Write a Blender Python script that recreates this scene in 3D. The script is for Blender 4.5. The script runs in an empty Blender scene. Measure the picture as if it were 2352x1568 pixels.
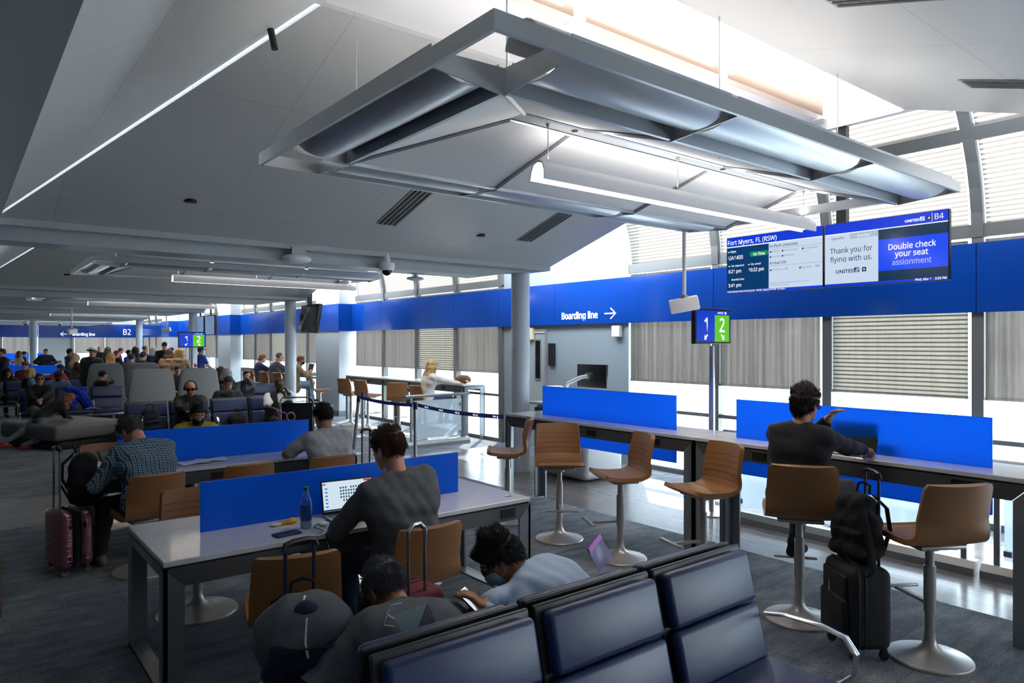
import bpy, bmesh, math, random
import numpy as np
from mathutils import Vector, Matrix, Euler
random.seed(7); np.random.seed(7)
PI = math.pi
SC = bpy.context.scene
COL = SC.collection

# ---------------------------------------------------------------- camera
CAM_H = 1.92
cam_d = bpy.data.cameras.new('camera'); cam = bpy.data.objects.new('camera', cam_d); COL.objects.link(cam)
cam_d.sensor_width = 36.0; cam_d.lens = 36.0*1613/2352; cam_d.shift_y = 4.0/2352
cam_d.clip_start = 0.05; cam_d.clip_end = 400
cam.location = (0, 0, CAM_H); cam.rotation_euler = (PI/2, 0, -math.radians(38.564))
SC.camera = cam
# ---------------------------------------------------------------- view, world, sun
EXPO = 1.6
WELL_FILL = 65.0  # strength of the added lamps in the ceiling wells
UPL = 4.0
vs = SC.view_settings
vs.view_transform = 'Standard'; vs.look = 'None'; vs.gamma = 1.0; vs.exposure = EXPO
try: vs.use_curve_mapping = False
except Exception: pass
SC.cycles.use_denoising = True
SC.cycles.max_bounces = 7; SC.cycles.diffuse_bounces = 5; SC.cycles.glossy_bounces = 4
SC.cycles.transmission_bounces = 6; SC.cycles.transparent_max_bounces = 12
SC.cycles.sample_clamp_indirect = 6.0; SC.cycles.caustics_reflective = False; SC.cycles.caustics_refractive = False
W = bpy.data.worlds.new('world'); SC.world = W; W.use_nodes = True
wn = W.node_tree.nodes; wl = W.node_tree.links
bg = wn['Background']; bg.inputs['Strength'].default_value = 7.0
sky = wn.new('ShaderNodeTexSky'); sky.sky_type = 'HOSEK_WILKIE'; sky.turbidity = 3.0; sky.ground_albedo = 0.5
SUN_AZ = Vector((0.72, 0.70)).normalized(); SUN_EL = math.radians(28)
sky.sun_direction = (SUN_AZ.x*math.cos(SUN_EL), SUN_AZ.y*math.cos(SUN_EL), math.sin(SUN_EL))
mixw = wn.new('ShaderNodeMix'); mixw.data_type = 'RGBA'; mixw.inputs[0].default_value = 0.3
mixw.inputs[6].default_value = (0.80, 0.90, 1.0, 1)
wl.new(sky.outputs[0], mixw.inputs[7]); wl.new(mixw.outputs[2], bg.inputs['Color'])
sd = bpy.data.lights.new('sun', 'SUN'); sun = bpy.data.objects.new('sun', sd); COL.objects.link(sun)
sd.energy = 9.0; sd.angle = math.radians(0.6); sd.color = (1.0, 0.93, 0.82)
sun.rotation_euler = Vector((SUN_AZ.x*math.cos(SUN_EL), SUN_AZ.y*math.cos(SUN_EL), math.sin(SUN_EL))).to_track_quat('Z', 'Y').to_euler()
sun.location = (30, 30, 20)

# ---------------------------------------------------------------- materials
def lin(h):
    h = h.lstrip('#'); o = []
    for i in (0, 2, 4):
        c = int(h[i:i+2], 16)/255
        o.append(c/12.92 if c <= .04045 else ((c+.055)/1.055)**2.4)
    return o
MATS = {}
def mat(name, hexc='808080', rough=.5, metal=0., emit=0., alpha=1., trans=0., coat=0., spec=.5, noise=None, bump=None, sheen=0.):
    """noise=(scale, amount): mottled base colour; bump=(scale, strength)."""
    if name in MATS: return MATS[name]
    m = bpy.data.materials.new(name); m.use_nodes = True
    nt = m.node_tree; b = nt.nodes['Principled BSDF']
    c = lin(hexc)
    b.inputs['Base Color'].default_value = (*c, 1); b.inputs['Roughness'].default_value = rough
    b.inputs['Metallic'].default_value = metal; b.inputs['Specular IOR Level'].default_value = spec
    b.inputs['Transmission Weight'].default_value = trans; b.inputs['Alpha'].default_value = alpha
    b.inputs['Coat Weight'].default_value = coat; b.inputs['Sheen Weight'].default_value = sheen
    if emit:
        b.inputs['Emission Color'].default_value = (*c, 1); b.inputs['Emission Strength'].default_value = emit
    if noise or bump:
        tc = nt.nodes.new('ShaderNodeTexCoord')
    if noise:
        n = nt.nodes.new('ShaderNodeTexNoise'); n.inputs['Scale'].default_value = noise[0]; n.inputs['Detail'].default_value = 5
        nt.links.new(tc.outputs['Object'], n.inputs['Vector'])
        r = nt.nodes.new('ShaderNodeMapRange'); r.inputs[1].default_value = .3; r.inputs[2].default_value = .7
        r.inputs[3].default_value = 1-noise[1]; r.inputs[4].default_value = 1+noise[1]
        nt.links.new(n.outputs[0], r.inputs[0])
        v = nt.nodes.new('ShaderNodeVectorMath'); v.operation = 'SCALE'; v.inputs[0].default_value = c
        nt.links.new(r.outputs[0], v.inputs['Scale']); nt.links.new(v.outputs[0], b.inputs['Base Color'])
    if bump:
        n2 = nt.nodes.new('ShaderNodeTexNoise'); n2.inputs['Scale'].default_value = bump[0]; n2.inputs['Detail'].default_value = 4
        nt.links.new(tc.outputs['Object'], n2.inputs['Vector'])
        bp = nt.nodes.new('ShaderNodeBump'); bp.inputs['Strength'].default_value = bump[1]; bp.inputs['Distance'].default_value = .01
        nt.links.new(n2.outputs[0], bp.inputs['Height']); nt.links.new(bp.outputs[0], b.inputs['Normal'])
    MATS[name] = m
    return m
class NT:
    """small node-graph helper on a fresh material"""
    def __init__(s, name):
        s.m = bpy.data.materials.new(name); s.m.use_nodes = True; s.nt = s.m.node_tree; s.b = s.nt.nodes['Principled BSDF']
        s.out = s.nt.nodes['Material Output']; MATS[name] = s.m
        s.pos = s.new('ShaderNodeTexCoord').outputs['Object']
    def new(s, t): return s.nt.nodes.new(t)
    def link(s, a, b): s.nt.links.new(a, b)
    def inp(s, sock, v):
        if isinstance(v, bpy.types.NodeSocket): s.link(v, sock)
        else: sock.default_value = v
    def math(s, op, a, b=0., c=0.):
        n = s.new('ShaderNodeMath'); n.operation = op
        for i, v in enumerate((a, b, c)): s.inp(n.inputs[i], v)
        return n.outputs[0]
    def xyz(s, v=None):
        n = s.new('ShaderNodeSeparateXYZ'); s.link(v or s.pos, n.inputs[0]); return n.outputs
    def noise(s, scale, detail=4, vec=None, rough=.5):
        n = s.new('ShaderNodeTexNoise'); n.inputs['Scale'].default_value = scale; n.inputs['Detail'].default_value = detail
        n.inputs['Roughness'].default_value = rough
        s.link(vec or s.pos, n.inputs['Vector']); return n.outputs[0]
    def scalev(s, v3):
        n = s.new('ShaderNodeVectorMath'); n.operation = 'MULTIPLY'; s.link(s.pos, n.inputs[0]); n.inputs[1].default_value = v3; return n.outputs[0]
    def ramp(s, f, stops):
        n = s.new('ShaderNodeValToRGB'); e = n.color_ramp.elements
        while len(e) < len(stops): e.new(.5)
        for i, (p, c) in enumerate(stops): e[i].position = p; e[i].color = (*lin(c), 1)
        s.link(f, n.inputs[0]); return n.outputs[0]
    def mixc(s, f, a, b):
        n = s.new('ShaderNodeMix'); n.data_type = 'RGBA'; s.inp(n.inputs[0], f)
        for k, v in ((6, a), (7, b)):
            if isinstance(v, str): n.inputs[k].default_value = (*lin(v), 1)
            else: s.link(v, n.inputs[k])
        return n.outputs[2]
    def line(s, x, period, width, off=0.):
        f = s.math('FRACT', s.math('MULTIPLY_ADD', x, 1/period, off)); return s.math('LESS_THAN', f, width/period)

# ---------------------------------------------------------------- mesh helpers
class MB:
    def __init__(s): s.v = []; s.f = []; s.m = []; s.T = Matrix.Identity(4); s.mi = 0
    def add(s, vs, fs):
        o = len(s.v); T = s.T
        s.v += [tuple(T @ Vector(p)) for p in vs]; s.f += [tuple(i+o for i in f) for f in fs]; s.m += [s.mi]*len(fs); return s
    def box(s, x0, x1, y0, y1, z0, z1):
        return s.add([(x0,y0,z0),(x1,y0,z0),(x1,y1,z0),(x0,y1,z0),(x0,y0,z1),(x1,y0,z1),(x1,y1,z1),(x0,y1,z1)],
                     [(0,3,2,1),(4,5,6,7),(0,1,5,4),(1,2,6,5),(2,3,7,6),(3,0,4,7)])
    def rbox(s, x0, x1, y0, y1, z0, z1, r=.01, seg=2):
        bm = bmesh.new(); bmesh.ops.create_cube(bm, size=1)
        for v in bm.verts: v.co = ((x0+x1)/2+v.co.x*(x1-x0), (y0+y1)/2+v.co.y*(y1-y0), (z0+z1)/2+v.co.z*(z1-z0))
        r = min(r, .49*min(x1-x0, y1-y0, z1-z0))
        bmesh.ops.bevel(bm, geom=bm.edges[:], offset=r, segments=seg, profile=.5, affect='EDGES')
        bm.verts.index_update(); s.add([v.co[:] for v in bm.verts], [tuple(v.index for v in f.verts) for f in bm.faces]); bm.free(); return s
    def prism(s, poly, axis, a, b):
        """extrude a 2-D polygon along axis 'x','y' or 'z' from a to b; poly in the other two coordinates, in axis order"""
        n = len(poly)
        def P(p, t): return (t, p[0], p[1]) if axis == 'x' else (p[0], t, p[1]) if axis == 'y' else (p[0], p[1], t)
        vs = [P(p, a) for p in poly]+[P(p, b) for p in poly]
        return s.add(vs, [tuple(range(n))[::-1], tuple(range(n, 2*n))]+[(i, (i+1) % n, n+(i+1) % n, n+i) for i in range(n)])
    def cyl(s, p, q, r, r2=None, n=16, cap=True):
        return s.tube([p, q], [r, r if r2 is None else r2], n, cap)
    def tube(s, pts, r, n=10, cap=True, closed=False, flat=None):
        pts = [Vector(p) for p in pts]; k = len(pts); rs = r if isinstance(r, (list, tuple)) else [r]*k
        t0 = (pts[1]-pts[0]).normalized(); up = Vector((0, 0, 1)) if abs(t0.z) < .9 else Vector((1, 0, 0))
        vs = []; u = t0.cross(up).normalized()
        for i in range(k):
            a, b = (pts[(i-1) % k], pts[(i+1) % k]) if closed else (pts[max(i-1, 0)], pts[min(i+1, k-1)])
            t = (b-a).normalized(); u = (u-t*u.dot(t)).normalized(); w = t.cross(u)
            fa, fb = flat or (1, 1)
            for j in range(n):
                an = 2*PI*j/n; vs.append(pts[i]+(u*math.cos(an)*fa+w*math.sin(an)*fb)*rs[i])
        fs = []
        for i in range(k if closed else k-1):
            for j in range(n):
                a = i*n+j; b = i*n+(j+1) % n; c = ((i+1) % k)*n+(j+1) % n; d = ((i+1) % k)*n+j; fs.append((a, b, c, d))
        if cap and not closed: fs += [tuple(range(n))[::-1], tuple(range((k-1)*n, k*n))]
        return s.add(vs, fs)
    def lathe(s, prof, n=24, c=(0, 0, 0)):
        vs = []; fs = []; k = len(prof)
        for r, z in prof:
            for j in range(n): vs.append((c[0]+r*math.cos(2*PI*j/n), c[1]+r*math.sin(2*PI*j/n), c[2]+z))
        for i in range(k-1):
            for j in range(n): fs.append((i*n+j, i*n+(j+1) % n, (i+1)*n+(j+1) % n, (i+1)*n+j))
        fs += [tuple(range(n))[::-1], tuple(range((k-1)*n, k*n))]
        return s.add(vs, fs)
    def ell(s, c, r, n=16, m=10, R=None):
        vs = []; fs = []; R = R or Matrix.Identity(3)
        for i in range(m+1):
            th = PI*i/m
            for j in range(n):
                ph = 2*PI*j/n; q = R @ Vector((r[0]*math.sin(th)*math.cos(ph), r[1]*math.sin(th)*math.sin(ph), r[2]*math.cos(th)))
                vs.append((c[0]+q.x, c[1]+q.y, c[2]+q.z))
        for i in range(m):
            for j in range(n): fs.append((i*n+j, (i+1)*n+j, (i+1)*n+(j+1) % n, i*n+(j+1) % n))
        return s.add(vs, fs)
    def sheet(s, fn, nu, nv, th=None):
        """grid surface fn(u,v)->(x,y,z), u,v in 0..1; th gives it thickness along its own normals"""
        P = [[Vector(fn(i/nu, j/nv)) for j in range(nv+1)] for i in range(nu+1)]
        if not th:
            return s.add([p for r in P for p in r], [(i*(nv+1)+j, (i+1)*(nv+1)+j, (i+1)*(nv+1)+j+1, i*(nv+1)+j+1) for i in range(nu) for j in range(nv)])
        N = [[None]*(nv+1) for _ in P]
        for i in range(nu+1):
            for j in range(nv+1):
                du = P[min(i+1, nu)][j]-P[max(i-1, 0)][j]; dv = P[i][min(j+1, nv)]-P[i][max(j-1, 0)]
                N[i][j] = du.cross(dv).normalized()
        vs = [P[i][j]+N[i][j]*th/2 for i in range(nu+1) for j in range(nv+1)]+[P[i][j]-N[i][j]*th/2 for i in range(nu+1) for j in range(nv+1)]
        w = nv+1; o = (nu+1)*w; fs = []
        for i in range(nu):
            for j in range(nv):
                a = i*w+j; fs += [(a, a+w, a+w+1, a+1), (o+a, o+a+1, o+a+w+1, o+a+w)]
        for i in range(nu):
            for j0 in (0, nv): a = i*w+j0; q = (a, o+a, o+a+w, a+w); fs.append(q if j0 == 0 else q[::-1])
        for j in range(nv):
            for i0 in (0, nu): a = i0*w+j; q = (a, a+1, o+a+1, o+a); fs.append(q if i0 == 0 else q[::-1])
        return s.add(vs, fs)
    def build(s, name, m, parent=None, smooth=35, loc=None):
        me = bpy.data.meshes.new(name); me.from_pydata(s.v, [], s.f)
        for x in (m if isinstance(m, (list, tuple)) else [m]): me.materials.append(x)
        if any(s.m): me.polygons.foreach_set('material_index', s.m)
        bm = bmesh.new(); bm.from_mesh(me); bmesh.ops.recalc_face_normals(bm, faces=bm.faces[:]); bm.to_mesh(me); bm.free()
        if smooth:
            me.polygons.foreach_set('use_smooth', [True]*len(me.polygons)); me.set_sharp_from_angle(angle=math.radians(smooth))
        o = bpy.data.objects.new(name, me); COL.objects.link(o)
        if parent: o.parent = parent
        if loc: o.location = loc
        return o
def tag(o, label=None, cat=None, group=None, kind=None):
    if label: o['label'] = label
    if cat: o['category'] = cat
    if group: o['group'] = group
    if kind: o['kind'] = kind
    return o
def struct(o, label=None): return tag(o, label, None, None, 'structure')
def thing(name, label, cat, loc=(0, 0, 0), rz=0., group=None, rot=None):
    o = bpy.data.objects.new(name, None); COL.objects.link(o); o.empty_display_size = .1
    o.location = loc; o.rotation_euler = rot or (0, 0, rz); return tag(o, label, cat, group)
KIDS = {}
def kids(o): return [c for c in bpy.data.objects if c.parent == o]
def dup(o, loc=None, rz=None, label=None, parent=None):
    c = o.copy(); COL.objects.link(c)
    if parent is not None: c.parent = parent
    if loc is not None: c.location = loc
    if rz is not None: c.rotation_euler = (0, 0, rz)
    if label: c['label'] = label
    for k in kids(o): dup(k, parent=c)
    return c
FONT = None
try:
    FONT = bpy.data.fonts.load(bpy.utils.system_resource('DATAFILES', path='fonts')+'/NotoSansHebrew-Regular.woff2')
except Exception: FONT = None
def textmesh(name, body, size, m, mw, parent=None, bold=0., depth=.002, align='LEFT', sx=1., space=1.):
    """lettering converted to a mesh; local x = reading direction, y = up; mw = Matrix into the parent's space"""
    cu = bpy.data.curves.new(name, 'FONT'); cu.body = body; cu.size = size*(1.12 if FONT else 1)
    if FONT: cu.font = FONT
    cu.extrude = depth; cu.offset = bold; cu.align_x = align
    cu.space_character = space; cu.resolution_u = 3
    t = bpy.data.objects.new('tmp_text', cu); COL.objects.link(t); bpy.context.view_layer.update()
    me = bpy.data.meshes.new_from_object(t.evaluated_get(bpy.context.evaluated_depsgraph_get()))
    bpy.data.objects.remove(t); bpy.data.curves.remove(cu)
    me.transform(Matrix.Diagonal((sx, 1, 1, 1))); me.transform(mw); me.materials.clear(); me.materials.append(m); me.name = name
    o = bpy.data.objects.new(name, me); COL.objects.link(o)
    if parent: o.parent = parent
    return o
# ================================================================ SHELL
BAY = 9.2; NB = 5
XW = 8.40      # window plane
XC = 7.0       # ceiling edge
def carpet_mat():
    n = NT('carpet'); x = n.xyz()
    str_ = n.noise(1.0, 5, n.scalev((3.2, 9, 1)), .6); fine = n.noise(150, 4, n.scalev((.8, 1.2, 1)), .75); mid = n.noise(1.3, 3)
    f = n.math('MULTIPLY_ADD', fine, .78, n.math('MULTIPLY_ADD', str_, .16, n.math('MULTIPLY', mid, .14)))
    c = n.ramp(f, [(.40, '1f2a38'), (.53, '5f6875'), (.65, 'b9b8b6')])
    seam = n.math('MAXIMUM', n.line(x[0], 1.0, .006), n.line(x[1], .25, .004))
    c = n.mixc(n.math('MULTIPLY', seam, .45), c, '161b22')
    n.link(c, n.b.inputs['Base Color']); n.b.inputs['Roughness'].default_value = .95; n.b.inputs['Specular IOR Level'].default_value = .15
    bp = n.new('ShaderNodeBump'); bp.inputs['Strength'].default_value = .6; bp.inputs['Distance'].default_value = .01
    n.link(fine, bp.inputs['Height']); n.link(bp.outputs[0], n.b.inputs['Normal'])
    return n.m
def wood_mat(name, ax):
    n = NT(name); x = n.xyz()
    sc = (40, 2.2, 1) if ax == 'y' else (2.2, 40, 1)
    f = n.noise(1.0, 5, n.scalev(sc))
    c = n.ramp(f, [(.3, '5a5658'), (.7, '7d7674')])
    a, b = (x[0], x[1]) if ax == 'y' else (x[1], x[0])
    row = n.math('FLOOR', n.math('MULTIPLY', a, 1/.18))
    seam = n.math('MAXIMUM', n.line(a, .18, .004), n.math('LESS_THAN', n.math('FRACT', n.math('MULTIPLY_ADD', b, 1/1.2, n.math('MULTIPLY', row, .37))), .003))
    c = n.mixc(n.math('MULTIPLY', seam, .5), c, '2a2728')
    n.link(c, n.b.inputs['Base Color']); n.b.inputs['Roughness'].default_value = .24
    return n.m
def ceiling_mat():
    n = NT('ceiling_panel'); x = n.xyz()
    l = n.math('MAXIMUM', n.line(x[0], 1.37, .007, .46), n.line(x[1], 1.9, .007, .12))
    c = n.mixc(n.math('MULTIPLY', l, .55), 'c3c5c4', '8f9292')
    n.link(c, n.b.inputs['Base Color']); n.b.inputs['Roughness'].default_value = .38; n.b.inputs['Specular IOR Level'].default_value = .5
    return n.m
def shade_mat(name, striped, base='aaa39c', tr=.5, see=.14, plain=False):
    n = NT(name); nt = n.nt
    x = n.xyz()
    streak = n.noise(1.0, 4, n.scalev((30, 22, .35)), .6)
    wv = n.noise(1.0, 2, n.scalev((420, 420, 8)), .5)
    v = n.math('MULTIPLY_ADD', streak, 1.3, .32)
    v = n.math('MULTIPLY', v, n.math('MULTIPLY_ADD', wv, .5, .75))
    if plain: v = n.math('MULTIPLY_ADD', wv, .06, .95)
    if striped:
        s = n.math('FRACT', n.math('MULTIPLY', x[2], 1/.048))
        st = n.math('GREATER_THAN', s, .36)
        v = n.math('MULTIPLY', n.math('MULTIPLY_ADD', v, .3, .9), n.math('MULTIPLY_ADD', st, .75, .62))
    d = n.new('ShaderNodeBsdfDiffuse'); t = n.new('ShaderNodeBsdfTranslucent'); tp = n.new('ShaderNodeBsdfTransparent')
    d.inputs[0].default_value = (*[c*.5 for c in lin(base)], 1)
    sc = n.new('ShaderNodeVectorMath'); sc.operation = 'SCALE'; sc.inputs[0].default_value = lin(base); n.link(v, sc.inputs['Scale'])
    n.link(sc.outputs[0], t.inputs[0])
    m1 = n.new('ShaderNodeMixShader'); m1.inputs[0].default_value = tr; n.link(d.outputs[0], m1.inputs[1]); n.link(t.outputs[0], m1.inputs[2])
    m2 = n.new('ShaderNodeMixShader')
    if striped: n.link(n.math('MULTIPLY', st, see), m2.inputs[0])
    else: n.link(n.math('MULTIPLY', v, see), m2.inputs[0])
    n.link(m1.outputs[0], m2.inputs[1]); n.link(tp.outputs[0], m2.inputs[2]); n.link(m2.outputs[0], n.out.inputs['Surface'])
    nt.nodes.remove(n.b)
    return n.m
def glass_mat(name, tint=(.93, .97, .98), gl=.06):
    n = NT(name)
    g = n.new('ShaderNodeBsdfGlossy'); g.inputs['Roughness'].default_value = .02
    t = n.new('ShaderNodeBsdfTransparent'); t.inputs[0].default_value = (*tint, 1)
    lw = n.new('ShaderNodeLayerWeight'); lw.inputs[0].default_value = .25
    m = n.new('ShaderNodeMixShader'); n.link(n.math('MULTIPLY_ADD', lw.outputs[0], .5, gl), m.inputs[0])
    n.link(t.outputs[0], m.inputs[1]); n.link(g.outputs[0], m.inputs[2]); n.link(m.outputs[0], n.out.inputs['Surface']); n.nt.nodes.remove(n.b)
    return n.m
def acrylic_mat(name, hexc, tr=.6, see=0., rough=.18, thex=None):
    n = NT(name); n.b.inputs['Base Color'].default_value = (*lin(hexc), 1); n.b.inputs['Roughness'].default_value = rough
    t = n.new('ShaderNodeBsdfTranslucent'); t.inputs[0].default_value = (*lin(thex or hexc), 1)
    m = n.new('ShaderNodeMixShader'); m.inputs[0].default_value = tr
    n.link(n.b.outputs[0], m.inputs[1]); n.link(t.outputs[0], m.inputs[2]); last = m.outputs[0]
    if see:
        tp = n.new('ShaderNodeBsdfTransparent'); tp.inputs[0].default_value = (*lin(hexc), 1)
        m2 = n.new('ShaderNodeMixShader'); m2.inputs[0].default_value = see
        n.link(last, m2.inputs[1]); n.link(tp.outputs[0], m2.inputs[2]); last = m2.outputs[0]
    n.link(last, n.out.inputs['Surface']); return n.m
M_carpet = carpet_mat(); M_wy = wood_mat('walkway_plank', 'y'); M_wx = wood_mat('cross_plank', 'x'); M_ceil = ceiling_mat()
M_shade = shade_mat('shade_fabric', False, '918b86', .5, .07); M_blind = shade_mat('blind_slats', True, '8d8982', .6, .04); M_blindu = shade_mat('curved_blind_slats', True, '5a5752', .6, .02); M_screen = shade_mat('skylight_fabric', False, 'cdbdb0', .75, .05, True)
M_glass = glass_mat('window_glass'); M_frost = acrylic_mat('frosted_glass', 'e3ecf2', .55, .22, .35)
M_white = mat('white_paint', 'ecedef', .5); M_wall = mat('wall_grey', 'a9b1b6', .45); M_wall2 = mat('wall_panel_grey', '8f999e', .4)
M_alu = mat('aluminium_frame', '9a9c9c', .35, .3); M_dalu = mat('dark_aluminium', '6a6b6a', .4, .3)
M_band = mat('band_blue', '083c92', .16, 0, spec=.6); M_black = mat('black_gap', '0c0d10', .6)
M_col = mat('column_paint', 'c2cdd6', .3); M_beam = mat('beam_paint', 'a9b1b5', .4); M_base = mat('baseboard_grey', '6d7174', .5)
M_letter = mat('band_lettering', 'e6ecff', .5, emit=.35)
M_conc = mat('apron_concrete', 'd9d9d6', .9, noise=(.4, .06))

# floor, cut round the plank walkway strips
mb = MB()
for x0, x1, y0, y1 in ((-9, 5.74, -6, 8.93), (7.76, 8.75, -6, 10.5), (-9, 5.74, 10.5, 47), (5.74, 8.75, 10.5, 47), (7.76, 8.75, 10.5, 10.6)):
    if y1-y0 > .2: mb.box(x0, x1, y0, y1, -.05, 0)
struct(mb.build('floor', M_carpet, smooth=0))
struct(MB().box(5.74, 7.76, -6, 10.5, -.05, .0).build('floor', M_wy, smooth=0))
mb = MB(); mb.box(-9, 5.74, 8.93, 10.5, -.05, .0)
struct(mb.build('floor', M_wx, smooth=0))
struct(MB().box(-60, 160, -80, 140, -.5, -.3).build('ground', M_conc, smooth=0))

# ceilings, one hipped module per bay, with the skylight well
Z0 = 3.05; Z1 = 4.12
for k in range(-1, NB):
    yn = -1.0+BAY*k; yA, yB, mid = yn+.3, yn+BAY-.3, yn+4.6
    s0, s1 = mid-.73, mid+.75
    mb = MB(); T = .1
    def slab(pts):
        v = [Vector(p) for p in pts]; n = len(v)
        mb.add([p for p in v]+[p+Vector((0, 0, T)) for p in v], [tuple(range(n)), tuple(range(n, 2*n))[::-1]]+[(i, (i+1) % n, n+(i+1) % n, n+i) for i in range(n)])
    slab([(.3, yB, Z0), (XC, yB, Z0), (XC, s1, Z1), (1.88, s1, Z1)])
    slab([(.3, yA, Z0), (1.88, s0, Z1), (XC, s0, Z1), (XC, yA, Z0)])
    slab([(.28, yA+.03, Z0), (.28, yB-.03, Z0), (1.85, s1-.02, Z1+.01), (1.85, s0+.02, Z1+.01)])
    c = struct(mb.build('ceiling', M_ceil, smooth=0))
    # skylight well: white lining, half-lid, screens between posts
    mb = MB()
    mb.box(1.80, 1.88, s0-.1, s1, Z1, 5.7).box(XC-.02, XC+.06, s0-.1, s1, Z1-.02, 5.7).box(1.8, XC+.06, s0-.1, s0-.02, Z1, 5.7)
    mb.add([(1.88, s1, Z1+.03), (XC, s1, Z1+.03), (XC, mid+.02, Z1+.06), (1.88, mid+.02, Z1+.06), (1.88, s1, Z1+.13), (XC, s1, Z1+.13), (XC, mid+.02, Z1+.16), (1.88, mid+.02, Z1+.16)],
           [(0, 1, 2, 3), (7, 6, 5, 4), (0, 4, 5, 1), (1, 5, 6, 2), (2, 6, 7, 3), (3, 7, 4, 0)])
    mb.box(1.8, XC+.06, s0-.1, mid+.05, 5.62, 5.7)
    well = struct(mb.build('trim_skylight_well', M_white, smooth=0))
    mb = MB()
    for px in (1.95, 3.44, 5.14, 6.86): mb.box(px-.05, px+.05, mid-.04, mid+.06, Z1+.05, 5.62)
    mb.build('post', M_white, well, smooth=0)
    for a, b in ((2.0, 3.38), (3.5, 5.08), (5.2, 6.8)):
        MB().box(a, b, mid-.05, mid-.045, Z1+.07, 5.6).build('fabric_screen', M_screen, well, smooth=0)
    ld = bpy.data.lights.new('well_fill_lamp', 'AREA'); ld.shape = 'RECTANGLE'; ld.size = 4.8; ld.size_y = .55; ld.energy = WELL_FILL; ld.color = (1, .97, .93)  # added lamp under the closed well roof, stands in for daylight
    lo = bpy.data.objects.new('well_fill_lamp', ld); COL.objects.link(lo); lo.location = (4.44, mid-.35, 5.55)
    ud = bpy.data.lights.new('canopy_uplight', 'AREA'); ud.shape = 'RECTANGLE'; ud.size = 4.2; ud.size_y = 2.2; ud.energy = UPL; ud.color = (1, .95, .9)
    uo = bpy.data.objects.new('canopy_uplight', ud); COL.objects.link(uo); uo.location = (3.8, 3.3+BAY*k, 3.34); uo.rotation_euler = (PI, 0, 0)
    # vents and downlights in the slopes
    for side in (1, -1):
        for vx in (3.74, 5.78):
            if side == 1: ya, yb = mid+2.72, mid+3.56
            else: ya, yb = mid-2.45, mid-1.6
            fz = lambda y: Z1-(abs(y-mid)-.74)*.3-.008
            def sl(x0, x1, a, b, d): return [(x0, a, fz(a)-d), (x1, a, fz(a)-d), (x1, b, fz(b)-d), (x0, b, fz(b)-d)]
            mb2 = MB(); mb2.add(sl(vx, vx+.26, ya, yb, 0), [(0, 1, 2, 3)])
            mb2.mi = 1
            for q in range(4): mb2.add(sl(vx+.025+q*.058, vx+.025+q*.058+.034, ya+.02, yb-.02, .004), [(0, 1, 2, 3)])
            mb2.build('vent', [M_alu, M_black], c, smooth=0)
        for dx in (1.78, 5.2):
            y = mid+side*3.55
            MB().cyl((dx, y, fz(y)+.02), (dx, y, fz(y)-.006), .055, n=20).build('downlight', M_black, c)
# beams (with tapered end) and columns between the bays
for k in range(0, NB+1):
    y = -1.0+BAY*k
    mb = MB(); mb.prism([(-9, 2.87), (5.9, 2.87), (6.55, 2.97), (7.0, 3.0), (7.0, 3.12), (-9, 3.12)], 'y', y-.22, y+.22)
    mb.prism([(-9, 3.0), (7.0, 3.0), (7.0, 3.12), (-9, 3.12)], 'y', y-.34, y+.34)
    struct(mb.build('ceiling_beam', M_beam, smooth=0))
mb = MB(); mb.box(.0, .30, -6, 47, 2.92, 3.14)
struct(mb.build('ceiling_beam', M_beam, smooth=0))
struct(MB().box(-9, .05, -6, 47, 3.12, 3.2).build('ceiling', M_ceil, smooth=0))
for k in range(1, 5):
    c = struct(MB().lathe([(.14, 0), (.14, 2.99)], 32).build('column', M_col, loc=(6.7, -1.0+BAY*k, 0)))
struct(MB().lathe([(.16, 0), (.16, 3.0)], 32).build('column', M_col, loc=(2.9, 38.8, 0)))
# walls that close the room
struct(MB().box(-9.2, -9, -6, 47, 0, 3.2).build('wall_left', M_wall, smooth=0))
struct(MB().box(-9, 8.4, -6.2, -6, 0, 5.2).build('wall_back', M_wall, smooth=0))

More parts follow.
